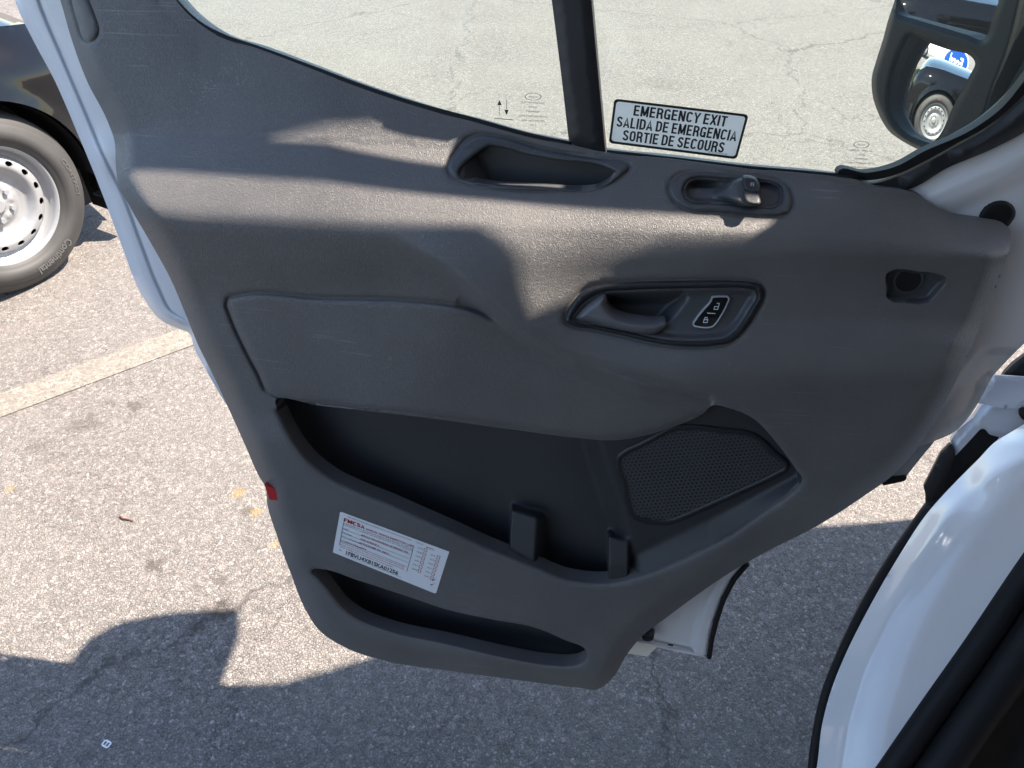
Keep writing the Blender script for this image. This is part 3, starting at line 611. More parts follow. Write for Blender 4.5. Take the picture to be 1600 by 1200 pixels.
# --- inspection label
def quad_map(c, off, base=d_surf):
    c = np.array(c, float)
    def f_(u, v):
        u = np.asarray(u, float); v = np.asarray(v, float)
        p = ((1-u)*v)[..., None]*c[0] + (u*v)[..., None]*c[1] + (u*(1-v))[..., None]*c[2] + ((1-u)*(1-v))[..., None]*c[3]
        return DOOR(p[..., 0], p[..., 1], base(p[..., 0], p[..., 1]) + off)
    return f_
LC = [(531.5,799),(702,862),(681,928),(520,863)]
LBL = relief('inspection_label', np.array([(0, 0), (1, 0), (1, 1), (0, 1)], float), quad_map(LC, .0008), .035, M['paper'], DR)
mk, mr = MB(), MB(); mp = quad_map(LC, .0013)
T = lambda m_, s, x0, y, x1, h, b=0: text_into(m_, s, (x0, y, x1, h), mp, b)
def bar(m_, x0, y0, x1, y1): 
    A = np.array([(x0, y0), (x1, y0), (x1, y1), (x0, y1)]); m_.add(mp(A[:, 0], A[:, 1]), [(0, 1, 2, 3)])
stroke_text(mr, 'FMCSA', (.045, .80, .235, .085), mp, .19)
T(mk, 'THIS VEHICLE HAS PASSED AN INSPECTION IN ACCORDANCE WITH 49 CFR', .07, .93, .66, .022)
T(mr, 'ANNUAL VEHICLE INSPECTION LABEL', .25, .80, .70, .045, .01)
T(mk, 'A RECORD OF THIS ANNUAL INSPECTION REPORT IS KEPT BY', .05, .755, .69, .022); T(mk, 'THE MOTOR CARRIER OR OTHER ENTITY AT THIS ADDRESS', .05, .715, .69, .022)
T(mr, 'SERVICE TECH/DIVISION OF SERVICE TIRE', .22, .63, .66, .034, .012); T(mr, '2200 AVENUE A', .22, .535, .40, .034, .012)
T(mr, 'BETHLEHEM, PA 18017', .22, .44, .50, .034, .012); T(mr, '610-954-8473', .11, .335, .29, .034, .012)
for y, s in ((.66, 'NAME'), (.565, 'ADDRESS'), (.47, 'CITY STATE ZIP'), (.375, 'PHONE')):
    bar(mk, .05, y - .04, .68, y - .035); T(mk, s, .05, y - .03, .05 + .013 * len(s), .02)
bar(mk, .045, .23, .049, .78); bar(mk, .69, .23, .694, .78)
for k, s in enumerate(('INSPECTION OF THE FOLLOWING COMPONENTS HAS BEEN PERFORMED', 'BRAKES COUPLING EXHAUST FUEL LIGHTING STEERING SUSPENSION FRAME', 'TIRES WHEELS RIMS WINDSHIELD GLAZING WIPERS')): T(mr, s, .05, .29 - .05 * k, .66 - .1 * (k == 2), .022)
T(mk, 'VIN', .05, .10, .075, .03); T(mk, '1FBVU4X81SKA01256', .12, .075, .62, .085, .02)
bar(mk, .10, .055, .66, .059)
T(mr, 'MONTH', .80, .90, .87, .03, .01); T(mk, 'FLEET NO.', .70, .93, .77, .02)
for i, s in enumerate(('JAN', 'FEB', 'MAR', 'APR', 'MAY', 'JUN', 'JUL', 'AUG', 'SEP', 'OCT', 'NOV', 'DEC')):
    c_ = i // 6; y = .83 - .1 * (i % 6) - (.05 if c_ else 0); x = .73 + c_ * .125
    T(mk, s, x, y, x + .045, .026)
    for (a0, b0, a1, b1) in ((.055, -.02, .059, .05), (.080, -.02, .084, .05), (.055, -.02, .084, -.013), (.055, .043, .084, .05)): bar(mr, x + a0, y + b0, x + a1, y + b1)
for (x, y) in ((.925, .28), (.925, .17)):
    A = np.array([(x, y), (x + .012, y - .035), (x + .042, y + .05), (x + .014, y - .008)]); mk.add(mp(A[:, 0], A[:, 1]), [(0, 1, 2, 3)])
mk.build('label_print', M['ink'], LBL, smooth=False); mr.build('label_red_print', M['red_ink'], LBL, smooth=False)
# --- red reflector at the rear edge
RF = spline([(413,757),(413,757),(424,762),(436,768),(442,775),(445,783),(445,783),(421,781),(421,781),(417,768)], 4)
relief('edge_reflector', RF, lambda x, y: DOOR(x, y, d_surf(x, y) * 0 + .062 + .0 * x), 3, M['reflector'], DR, back=-DN * .02)

# --- white steel shell of the door
CR = np.array([(40,-80),(62,0),(100,92),(137,179),(167,250),(192,300),(225,387),(250,450),(271,487),(292,498)], float)
SH = spline([(10,-80),(23,0),(54,67),(83,121),(121,208),(154,288),(179,354),(196,400),(208,433),(222,462),(254,502),(280,514),(296,521),(302,540),(327,587),(345,618),(362,645),(400,720),(420,760),(460,760),(460,560),(330,380),(240,160),(170,-80)], 6)
CRS = spline(CR, 10, False)
def P_shell(x, y):
    c = dist(x, y, CRS, False); o = resample(SH, 12); e = dist(x, y, o)
    xc = np.interp(y, CRS[:, 1], CRS[:, 0]); side = ss((x - xc) / 16 + .5)
    d = -.014 - .002 * side - .003 * np.exp(-(c / 2.6) ** 2) - .022 * (1 - np.clip(e / 16, 0, 1)) ** 2 * (x < xc + 30)
    sm = .006 * np.exp(-(((x - 165) / 30) ** 2 + ((y - 245) / 30) ** 2))
    return DOOR(x, y, d + sm)
SHO = relief('door_shell', SH, P_shell, 4, M['white_jamb'], DR, back=-DN * .05, extra=np.vstack([near(SH, (-3, -7), 4)] + [resample(spline(CR + [o, 0], 8, False), 3.5, False) for o in (-8, -4, -1.5, 1.5, 4, 8)]))
# lower front corner of the shell
LOWC = spline([(980,960),(1000,1002),(1002,1003),(1050,1013),(1098,1023),(1108,1026),(1111,1000),(1118,970),(1130,935),(1146,905),(1168,880),(1180,850),(1100,850)], 6)
def P_lowc(x, y):
    e = np.interp(y, [850, 880, 905, 935, 970, 1000, 1026], [1190, 1168, 1146, 1130, 1118, 1111, 1108]) - x
    d = -.02 - .012 * ss((e - 22) / 8) - .012 * (1 - np.clip(e / 8, 0, 1)) ** 2
    bx = ss((x - 1035) / 4) * ss((1062 - x) / 4) * ss((y - 935) / 4) * ss((972 - y) / 4)
    return DOOR(x, y, d - .003 * bx)
relief('shell_lower_corner', LOWC, P_lowc, 4, M['white_jamb'], DR, back=-DN * .05)
mb = MB(); ep = [DOOR(x, y, -.020) for x, y in ((1168,880),(1147,905),(1131,935),(1119,970),(1112,1000),(1108,1027))]; tube(mb, ep, .005); mb.build('corner_seal', M['rubber'], DR)
hm = MB(); tube(hm, [DOOR(x, y, -.022) for x, y in ((990,998),(1020,1007),(1060,1016),(1090,1022),(1105,1025))], .0035, 8); hm.build('shell_hem', M['white_jamb'], DR)
sl_ = MB(); A_ = np.array([(1044,1006),(1052,1007.5),(1051.5,1010),(1043.5,1008.5)], float); sl_.add(DOOR(A_[:, 0], A_[:, 1], -.0305), [(0, 1, 2, 3)]); sl_.build('drain_slot', M['ink'], DR, smooth=False)
pl = MB(); c_ = DOOR(1012, 992, -.012); tube(pl, [c_ - DN * .01, c_ + DN * .006], [.014, .012], 16); pl.build('shell_plug', M['black'], DR)
# front part of the shell, beside the hinges
SHF = spline([(1380,300),(1408,297),(1483,261),(1550,233),(1600,207),(1680,160),(1760,120),(1760,430),(1680,480),(1600,537),(1575,562),(1553,586),(1535,618),(1515,650),(1494,673),(1460,689),(1435,698),(1400,700),(1400,600),(1440,420),(1420,340)], 6)
DENT = spline([(1395,720),(1440,650),(1490,600),(1520,562),(1540,545),(1565,543),(1590,548),(1570,580),(1545,600),(1520,650),(1490,672),(1450,690)], 6)
def P_shf(x, y):
    i = inside(x, y, DENT); e = dist(x, y, DENT)
    d = -.005 - .010 * np.where(i, ss(e / 12), 0) - .05 * ss((x - 1560 + (y - 400) * .35) / 170)
    r = np.interp(x, [1400, 1483, 1550, 1600, 1700], [300, 261, 233, 207, 150]); d = d + .010 * ss((y - r - 10) / 26) - .008 * ss((y - r - 50) / 30)
    return DOOR(x, y, d)
SF = relief('shell_front', SHF, P_shf, 5, M['white_jamb'], DR, back=-DN * .05, extra=near(DENT, (-6, 0), 5))
PG = spline([(1525,341),(1528,331),(1536,320),(1550,312),(1566,309),(1580,314),(1589,324),(1591,334),(1587,345),(1578,356),(1560,362),(1535,355)], 6)
relief('rubber_plug', PG, lambda x, y: DOOR(x, y, .018 - .012 * (1 - np.clip(dist(x, y, PG) / 10, 0, 1)) ** 2 - .016), 4, M['rubber'], DR, back=-DN * .01)
LW = resample(np.array([(1370,740),(1381,757),(1414,750),(1417,743),(1440,714),(1461,689),(1430,690),(1390,700)], float), 3)
relief('shell_lower_flange', LW, lambda x, y: DOOR(x, y, -.012 + 0 * x), 5, M['strap'], DR, back=-DN * .03)
LW2 = resample(np.array([(1368,742),(1380,759),(1415,751.5),(1418,743),(1400,746)], float), 3)
relief('drip_seal', LW2, lambda x, y: DOOR(x, y, -.009 + 0 * x), 5, M['rubber'], DR, back=-DN * .02)

# --- window: panes, seals, division bar, front frame
Dz = lambda x, y: DOOR(x, y, 0.0)
G1 = np.array([(150,-900),(236,-150),(262,-20),(285,8),(312,36),(350,56),(400,72),(480,101),(560,131),(640,158),(743,186),(826,209),(895,224),(868,40),(862,-20),(800,-900)], float)
G2 = np.array([(925,0),(950,237),(1160,262),(1310,272),(1352,272),(1400,261),(1445,238),(1518,204),(1568,168),(1600,127),(1680,0),(1800,-250),(2150,-900),(890,-900)], float)
GL1 = relief('window_pane', G1, lambda x, y: DOOR(x, y, .000 + 0 * x), 60, M['glass'], DR)
GL2 = relief('quarter_pane', G2, lambda x, y: DOOR(x, y, -.001 + 0 * x), 60, M['glass'], DR)
mb = MB(); tube(mb, [DOOR(x, y, .006) for x, y in resample(spline([(222,-200),(236,-90),(258,-20),(283,12),(312,38),(350,58),(400,75),(480,104),(560,134),(640,161),(743,189),(826,212),(893,226)], 5, False), 14, False)], .0042, 8)
tube(mb, [DOOR(x, y, .004) for x, y in resample(spline([(948,239),(1050,250),(1160,263),(1305,276),(1345,281)], 5, False), 20, False)], .0045, 8)
mb.build('belt_seal', M['rubber'], DR)
def bar_poly(name, pts, d0, back, mat_, n=6, roll=.006, rw=5, step=7, parent=None):
    C = spline(pts, n)
    return relief(name, C, lambda x, y: DOOR(x, y, d0 - roll * (1 - np.clip(dist(x, y, C) / rw, 0, 1)) ** 2), step, mat_, parent or DR, back=-DN * back, extra=near(C, (-2, -4), 4))
bar_poly('division_bar', [(846,-250),(862,0),(862,0),(876,110),(889,222),(889,222),(905,229),(925,235),(946,238),(946,238),(935,120),(924,0),(924,0),(906,-250)], .014, .03, M['black'])
bar_poly('division_bar_seal', [(884,-250),(904,0),(904,0),(915,120),(925,232),(925,232),(930,234),(930,234),(919,110),(908,0),(908,0),(889,-250)], .0165, .004, M['rubber'])
bar_poly('quarter_frame', [(1345,284),(1352,286),(1400,277),(1445,256),(1492,230),(1545,200),(1600,152),(1660,70),(1700,0),(1800,-150),(1990,-600),(2070,-600),(1900,-150),(1790,20),(1720,110),(1600,207),(1550,233),(1483,261),(1410,297),(1378,292)], .014, .05, M['black'], roll=.012, rw=14)
bar_poly('quarter_seal', [(1308,272),(1310,267),(1352,270),(1400,260),(1443,237),(1518,203),(1567,167),(1600,127),(1655,50),(1700,-30),(1790,-180),(1960,-600),(1985,-600),(1800,-150),(1700,0),(1660,66),(1600,148),(1545,196),(1492,226),(1445,252),(1400,273),(1352,282),(1312,276)], .006, .02, M['rubber'], roll=.004, rw=5)
# emergency sticker on the quarter pane
EC = [(960,154),(1170,179),(1151,249),(951,223.5)]
z0 = lambda x, y: 0 * np.asarray(x, float)
def rrect(x0, y0, x1, y1, rx, ry, n=6):
    out = []
    for cx_, cy_, a0 in ((x1 - rx, y1 - ry, 0), (x0 + rx, y1 - ry, 90), (x0 + rx, y0 + ry, 180), (x1 - rx, y0 + ry, 270)):
        for k in range(n): a_ = R(a0 + 90 * k / (n - 1)); out.append((cx_ + rx * math.cos(a_), cy_ + ry * math.sin(a_)))
    return np.array(out)
def flat(name, P, mp_, mat_, parent): return obj(name, mp_(P[:, 0], P[:, 1]), [tuple(range(len(P)))], mat_, parent, smooth=False)
ES = relief('exit_sticker', rrect(0, 0, 1, 1, .03, .08), quad_map(EC, .0018, z0), .2, M['ink'], DR, [rrect(.018, .055, .982, .945, .022, .06)], bstep=.02)
flat('sticker_face', rrect(.018, .055, .982, .945, .022, .06), quad_map(EC, .0018, z0), M['vinyl'], ES)
mb = MB(); mp = quad_map(EC, .0024, z0)
for s_, x0, x1, y in (('EMERGENCY EXIT', .155, .855, .675), ('SALIDA DE EMERGENCIA', .04, .955, .385), ('SORTIE DE SECOURS', .10, .885, .10)): stroke_text(mb, s_, (x0, y, x1, .235), mp)
text_into(mb, 'DFT-GEN14-44', (.77, .07, .92, .03), mp, 0)
mb.build('sticker_lettering', M['ink'], ES, smooth=False)
# etched marks of the panes
M['etch'] = mat('etched_print', (.11, .12, .11), .6)
mb = MB(); mp = lambda u, v: DOOR(u, v, 0 * np.asarray(u, float) + .0015)
for cx_, up in ((780.5, 1), (791.5, 0)):
    tip = 156 if up else 180; b_ = 164 if up else 171
    mb.add(mp(np.array([cx_ - 3.4, cx_ + 3.4, cx_]), np.array([b_ + .3, b_ + .6, tip])), [(0, 1, 2)])
    for k in range(5):
        y = (166 if up else 156) + k * 3; mb.add(mp(np.array([cx_ - .6, cx_ + .6, cx_ + .6, cx_ - .6]), np.array([y, y, y + 1.9, y + 1.9])), [(0, 1, 2, 3)])
mb.add(mp(np.array([772, 802, 802, 772]), np.array([184, 187, 188, 185])), [(0, 1, 2, 3)])
mb.build('pane_arrow_mark', M['ink'], GL1, smooth=False)
mb = MB()
def etch(mb, cx_, cy_, sc):
    for k in range(28):
        a0, a1 = 2 * math.pi * k / 28, 2 * math.pi * (k + 1) / 28
        P = [(cx_ + r_ * sc * math.cos(a_), cy_ + r_ * .45 * sc * math.sin(a_)) for r_, a_ in ((13, a0), (13, a1), (11.8, a1), (11.8, a0))]
        A = np.array(P); mb.add(mp(A[:, 0], A[:, 1]), [(0, 1, 2, 3)])
    for k, (s, w) in enumerate((('Ford', 12), ('DOT 471 M463 AS2', 36), ('SOLID', 12), ('TEMPERED', 22), ('LAM TEMP 43R-00105', 44), ('43R-001587 E9', 36), ('AS 2', 10))):
        y = cy_ + 1.5 if k == 0 else cy_ + (4 + 7 * k) * sc
        text_into(mb, s, (cx_ - w * sc / 2, y + .04 * 0, cx_ + w * sc / 2, 3.0 * sc), lambda u, v, y=y: mp(u, 2 * y - v + .05 * (u - cx_)), 0)
etch(mb, 833, 151, 1.0); mb.build('pane_etching', M['etch'], GL1, smooth=False)
mb = MB(); etch(mb, 1346, 226, .95); mb.build('pane_etching', M['etch'], GL2, smooth=False)

# --- upper frame of the door, above the picture: header, rear upright and outer skin
def door_uv(u, z, d): return DOOR.q + DU * u + (z - DOOR.q[2]) * np.array([-DN[0] * DN[2] , -DN[1] * DN[2], 1 - DN[2] ** 2]) / (1 - DN[2] ** 2) + DN * d
def door_prism(name, poly, d0, d1, mat_):
    V = [door_uv(u, z, d1) for u, z in poly] + [door_uv(u, z, d0) for u, z in poly]; n = len(poly)
    return obj(name, V, [tuple(range(n)), tuple(range(2*n-1, n-1, -1))] + [(i, n+i, n+(i+1) % n, (i+1) % n) for i in range(n)], mat_, DR, smooth=False)
HDR0, HDR1 = -.085, .052
door_prism('window_header', [(-.86, 2.02), (-.06, 2.06), (-.06, 2.18), (-.90, 2.16)], HDR0, HDR1, M['white'])
door_prism('window_header', [(-.0605, 2.06), (.56, 2.075), (.56, 2.195), (-.0605, 2.18)], .026, HDR1, M['white'])      # header split in two leaves, an added slot that lets sunlight onto the trim
door_prism('window_header', [(-.0605, 2.06), (.56, 2.075), (.56, 2.195), (-.0605, 2.18)], HDR0, -.030, M['white'])
door_prism('window_header', [(.5605, 2.075), (.95, 2.06), (.98, 2.12), (.5605, 2.195)], HDR0, HDR1, M['white'])
door_prism('rear_upright', [(-.72, 1.62), (-.80, 1.62), (-.90, 2.10), (-.80, 2.10)], HDR0, .03, M['white'])
door_prism('outer_skin', [(-.70, 1.36), (-.66, 1.0), (-.50, .42), (-.3, .36), (.22, .36), (.36, .62), (.60, 1.1), (.66, 1.36)], -.10, -.096, M['white'])

# ------------------------------------------------------------------ the mirror, held by the front of the door
MIR = np.array([-.88, -.46, -.02]); 
def cam_pt(x, y, depth): r = rays(x, y); return CAM + r * (depth / FPX)
MC = cam_pt(1455, 110, 1.62)
def refl_normal(px, py, target, p):
    d = rays(px, py); d = d / np.linalg.norm(d); r = target - p; r /= np.linalg.norm(r); n_ = r - d; return n_ / np.linalg.norm(n_)
MN = refl_normal(1459, 190, CAM + rays(3, 325) * (3.158 / FPX), MC)
MP = Plane(MC, MN)
HOUS = spline([(1420,-90),(1398,0),(1388,30),(1380,60),(1369,95),(1362,122),(1362,138),(1364,152),(1372,176),(1380,192),(1390,206),(1403,216),(1416,224),(1436,234),(1452,240),(1480,240),(1520,215),(1560,130),(1585,60),(1600,0),(1620,-90)], 6)
UPG = spline([(1420,-80),(1402,-5),(1400,8),(1401,18),(1406,22),(1430,30),(1470,42),(1510,54),(1536,61),(1541,56),(1550,30),(1563,-5),(1585,-80)], 6)
LOG = spline([(1424,57),(1432,60),(1480,77),(1520,91),(1523,96),(1514,120),(1490,165),(1462,218),(1456,223),(1448,222),(1432,216),(1418,209),(1402,192),(1393,175),(1391,150),(1395,122),(1402,98),(1413,72)], 6)
def P_house(x, y):
    e = np.minimum(np.minimum(dist(x, y, HOUS), dist(x, y, LOG)), dist(x, y, UPG)); o = dist(x, y, HOUS)
    return MP(x, y, .012 * ss(e / 9) - .02 * (1 - np.clip(o / 7, 0, 1)) ** 2)
M['housing'] = grain(mat('matt_black_housing', (.010, .011, .012), .5, spec=.28), scale=700, dist_=.0002, strength=.3)
MH = relief('mirror_housing', HOUS, P_house, 3.5, M['housing'], DR, [UPG, LOG], back=-MN * .07)
WCEN = CAM + rays(3, 325) * (3.158 / FPX)
def convex(name, C, rad, cpx, target):
    c = MP(*cpx, -.012); nn_ = refl_normal(*cpx, np.array(target), c); cc = c - nn_ * rad
    def hit(x, y):
        r = rays(x, y); r = r / np.linalg.norm(r, axis=-1)[..., None]; oc = CAM - cc; b = (r @ oc); q = oc @ oc - rad * rad
        return CAM + r * (-b - np.sqrt(np.maximum(b * b - q, 0)))[..., None], r
    def see(x, y, t):
        p, r = hit(float(x), float(y)); n_ = (p - cc) / rad; r = r - 2 * (r @ n_) * n_; return p + r * t
    relief(name, offset_poly(C, 2), lambda x, y: hit(x, y)[0], 3, M['mirror'], MH); return see
SEE = convex('lower_mirror_glass', LOG, 1.35, (1459, 190), WCEN)
convex('upper_mirror_glass', UPG, 2.2, (1440, 10), WCEN + [.1, .1, .55])
# back wall of the housing and the arm towards the door
ARM = spline([(1468,232),(1530,132),(1558,60),(1572,-20),(1600,-120),(1760,-120),(1760,60),(1700,140),(1640,175),(1560,235),(1500,262)], 6)
AP = Plane(cam_pt(1570, 130, 1.56), (-.62, -.60, .25))
def P_arm(x, y):
    e = dist(x, y, ARM); s = np.abs((y - 132) - (x - 1530) * .43 + 4 * np.sin((x - 1530) / 18))
    return AP(x, y, .05 * (1 - (1 - np.clip(e / 45, 0, 1)) ** 2) - .004 * np.exp(-(s / 2.2) ** 2))
relief('mirror_arm', ARM, P_arm, 4, M['black'], DR, back=np.array([.05, .06, 0]))

# ------------------------------------------------------------------ the van the door belongs to
def toward_sun(px, py, z):      # where the sunbeam that would reach this spot of the trim passes the roof's height
    p = DOOR(np.array([float(px)]), np.array([float(py)]), d_surf([px], [py]))[0]; s_ = np.array(SUN); return tuple((p + s_ * (z - p[2]) / s_[2])[:2])
_re = [(a_, b_ - (.026 if k_ < 3 else .015 if k_ == 3 else 0)) for k_, (a_, b_) in enumerate(toward_sun(*q, 2.36) for q in ((200, 430), (330, 445), (500, 455), (640, 490), (828, 518), (1036, 374), (1230, 366), (1292, 330), (1296, 298)))]
print('ROOF EDGE', [(round(a_, 3), round(b_, 3)) for a_, b_ in _re])
ROOF = [(-1.3, -1.3), (-.75, -.1), (-.2, .80)] + _re + [(1.19, 1.16), (1.36, 1.215), (1.8, 1.37), (2.76, 1.69), (3.1, 1.71), (3.1, -3.5), (-2.6, -3.5)]  # unseen roof edge, traced so its shadow leaves the lit strip on the trim
VR = root('white_van', (1.1, .6, .4), 'white van body beside the open door, with white pillar and black seal', 'van')
WP = Plane(cam_pt(1450, 950, 1.22), (-.42, -.52, .74))
WING = spline([(1250,1330),(1262,1260),(1276,1200),(1285,1130),(1300,1075),(1320,1025),(1355,955),(1402,873),(1448,803),(1495,751),(1530,716),(1553,692),(1585,672),(1620,650),(1700,600),(1760,640),(1700,730),(1600,865),(1512,996),(1442,1095),(1370,1200),(1290,1320)], 8)
CRE = np.array([(1300,1250),(1322,1130),(1345,1055),(1385,965),(1430,880),(1475,812),(1540,745),(1600,715)], float)
def P_wing(x, y):
    lx = np.interp(y, [672, 692, 716, 751, 803, 873, 955, 1025, 1130, 1200, 1330], [1585, 1553, 1530, 1495, 1448, 1402, 1355, 1320, 1285, 1276, 1250])
    e = (x - lx) * .86; c = dist(x, y, CRE, False) 
    d = -.055 * (1 - np.clip(e / 95, 0, 1)) ** 2 + .004 * np.exp(-(c / 13) ** 2)
    d = d - .010 * np.exp(-(((x - 1515) / 30) ** 2 + ((y - 770) / 34) ** 2))
    return WP(x, y, d)
relief('body_pillar', WING, P_wing, 5, M['white'], VR, back=np.array([.03, .02, -.08]), extra=near(WING, (-3, -7), 4))
mb = MB()
sp_ = resample(spline([(1253,1330),(1264,1260),(1272,1180),(1278,1140),(1294,1074),(1314,1024),(1347,954),(1394,873),(1432,818),(1452,790)], 6, False), 14, False)
tube(mb, [WP(x, y, -.075) for x, y in sp_], .0085, 10); mb.build('pillar_edge_seal', M['rubber'], VR)
def strip(name, dx, dd, r, m_):
    mb = MB(); L_ = resample(spline([(1290,1330),(1370,1205),(1442,1100),(1512,1001),(1600,871),(1700,735),(1780,650)], 6, False), 18, False)
    tube(mb, [WP(x + dx, y + dx * .7, dd) for x, y in L_], r, 12); return mb.build(name, m_, VR)
strip('door_seal', 15, -.004, .021, M['rubber'])
strip('aperture_trim', 64, -.010, .030, M['rubber'])
INN = np.array([(1380,1330),(1420,1290),(1500,1180),(1600,1030),(1700,890),(1790,780),(1900,700),(2000,1330)], float)
relief('cab_floor', INN, lambda x, y: WP(x, y, -.03 - .10 * ss((x - 1450 + (y - 1200) * .7) / 120)), 14, M['rubber'], VR)
# hinge side: bracket, check strap, gap seal
HP = Plane(cam_pt(1550, 640, 1.38), (-.45, -.75, .45))
def hp(name, pts, d, m_, rw=6, roll=.008, back=.03, n=5, step=4, fn=None, raw=False):
    C = resample(np.array(pts, float), 2.5) if raw else spline(pts, n)
    return relief(name, C, lambda x, y: HP(x, y, d - roll * (1 - np.clip(dist(x, y, C) / rw, 0, 1)) ** 2 + (fn(x, y) if fn else 0)), step, m_, VR, back=-HP.n * back, extra=near(C, (-2,), 4))
hp('pillar_gap', [(1489,700),(1503,682),(1540,660),(1562,676),(1600,692),(1680,690),(1680,660),(1700,720),(1600,690),(1560,705),(1530,720),(1497,755),(1470,790),(1450,800),(1446,786),(1470,735)], -.055, M['rubber'])
hp('hinge_bracket', [(1485,690),(1496,672),(1521,652),(1534,632),(1563,634),(1592,636),(1612,640),(1700,650),(1700,668),(1600,668),(1594,672),(1585,689),(1566,684),(1546,679),(1539,670),(1532,670),(1512,692),(1492,713),(1492,701)], -.02, M['strap'], raw=True, rw=2.5, roll=.003, fn=lambda x, y: .012 * ss((x - 1510 + (y - 670) * .9) / 10) - .004 * ss((x - 1500 + (y - 690) * .8) / 5) + .004 * np.sin((x + y) / 9) * (x < 1528))
hp('lower_pillar', [(1547,708),(1562,682),(1585,692),(1640,690),(1700,640),(1760,700),(1600,760),(1540,740)], -.05, M['white_jamb'], raw=True, rw=3, roll=.003)
hp('check_strap', [(1527,630),(1540,606),(1554,586),(1600,589),(1680,592),(1680,610),(1620,612),(1592,639),(1563,637)], .012, M['strap'], back=.012, raw=True, rw=3, roll=.003)
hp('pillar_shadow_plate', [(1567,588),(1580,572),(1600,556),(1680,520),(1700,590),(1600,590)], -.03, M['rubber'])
hp('gap_seal', [(1443,761),(1449,784),(1463,782),(1478,750),(1493,712),(1492,702),(1485,693),(1470,708)], .0, M['rubber'], back=.02, raw=True, rw=4, roll=.004)
hp('hinge_bolt', [(1597,655),(1592,645),(1594,637),(1602,636),(1620,640),(1620,652)], .002, M['rubber'], rw=3)
# the rest of the body: bonnet and front wing, roof, rear side wall, out of view; roof and bonnet shaped for their shadows
def prism(name, poly, z0_, z1_, m_, parent, bev=0):
    n = len(poly); V = [(x, y, z0_) for x, y in poly] + [(x, y, z1_) for x, y in poly]
    return obj(name, V, [tuple(range(n))[::-1], tuple(range(n, 2*n))] + [(i, (i+1) % n, n+(i+1) % n, n+i) for i in range(n)], m_, parent, smooth=False)
prism('bonnet', [(1.45, 1.15), (1.40, 1.42), (1.95, 1.60), (2.6, 1.68), (3.4, 1.55), (3.3, .2), (1.7, .2)], .45, 1.25, M['white'], VR)  # unseen; outline set to drop its shadow edge on the ground
prism('roof', ROOF, 2.36, 2.44, M['white'], VR) if 'ROOF' in globals() else None
SIDE = [(-1.05, -.95), (-2.6, -3.5), (-2.5, -3.55), (-.97, -1.0)]
prism('rear_side_wall', SIDE, .45, 2.36, M['white'], VR)
prism('far_side_wall', [(2.5, .7), (2.6, .7), (2.6, -3.5), (2.5, -3.5)], .45, 2.36, M['rubber'], VR)
prism('cab_bulkhead', [(-.9, -1.0), (2.5, -1.0), (2.5, -1.08), (-.9, -1.08)], .5, 2.36, M['pocket'], VR)
prism('shade_rail', [(-.1, 1.11), (.6, 1.09), (.9, 1.03), (1.16, 1.0), (1.19, 1.165), (.95, 1.155), (.6, 1.212), (-.1, 1.235)], 2.28, 2.31, M['white'], VR)  # added unseen rail that closes lit gaps in the ground shadow
prism('hump_shade_block', [(.42, 1.02), (.39, 1.19), (.41, 1.27), (.475, 1.325), (.60, 1.355), (.74, 1.36), (.765, 1.28), (.75, 1.02)], 2.02, 2.10, M['black'], VR)  # added block out of view that casts the hump in the ground shadow

# ------------------------------------------------------------------ the black car parked at the rear
WC = CAM + rays(3, 325) * (3.158 / FPX); WR = WC[2]
CY = R(60); CS = np.array([math.cos(CY), math.sin(CY), 0]); CN = np.array([math.sin(CY), -math.cos(CY), 0]); CZ = np.array([0, 0, 1.])
BV = root('black_car', tuple(WC * [1, 1, 0]), 'glossy black car parked behind the open door, with a silver steel wheel and black tyre', 'car')
SEAM = np.array([(.43, .72), (.30, .50), (.28, .40)])
def car_pt(s, z, o): s = np.asarray(s, float); return WC + s[..., None] * CS + (np.asarray(z, float) - WR)[..., None] * CZ + np.asarray(o, float)[..., None] * CN
NOSE = .66
AR = .435
arch = np.array([(AR * math.cos(a_) + .01, WR + AR * math.sin(a_)) for a_ in np.linspace(-.20, math.pi + .20, 40)])
body = np.vstack([[(NOSE, .24)], [(AR * .98 + .02, .24)], arch, [(-AR, .24)], [(-4.2, .24)], [(-4.3, .6)], [(-4.3, 1.0)], [(-3.0, 1.02)], [(-.9, 1.07)], [(-.3, 1.06)], [(.2, 1.04)], [(.5, .99)], [(.60, .90)], [(.655, .76)], [(NOSE + .02, .5)]])
def top_z(s): return np.interp(s, [-4.3, -3, -.9, -.3, .2, .50, .60, .655, .70], [1.0, 1.02, 1.07, 1.06, 1.04, .99, .90, .76, .5])
def P_body(s, z):
    t = np.clip((top_z(s) - z) / .22, 0, 1); f_ = np.clip((NOSE + .03 - s) / .42, 0, 1)
    q = np.hypot(s - .01, z - WR); lip = .022 * np.exp(-((q - AR) / .035) ** 2)
    e = np.abs((s - .36) - (z - .6) * .55)
    o = .02 - .13 * (1 - t) ** 2.2 - .16 * (1 - f_) ** 2 + lip - .03 * np.clip((.5 - z) / .3, 0, 1) - .006 * np.exp(-(e / .004) ** 2) * (z > .3)
    return car_pt(s, z, o)
relief('side_panel', body, P_body, .028, M['blackpaint'], BV, back=-CN * .06, bstep=.02)
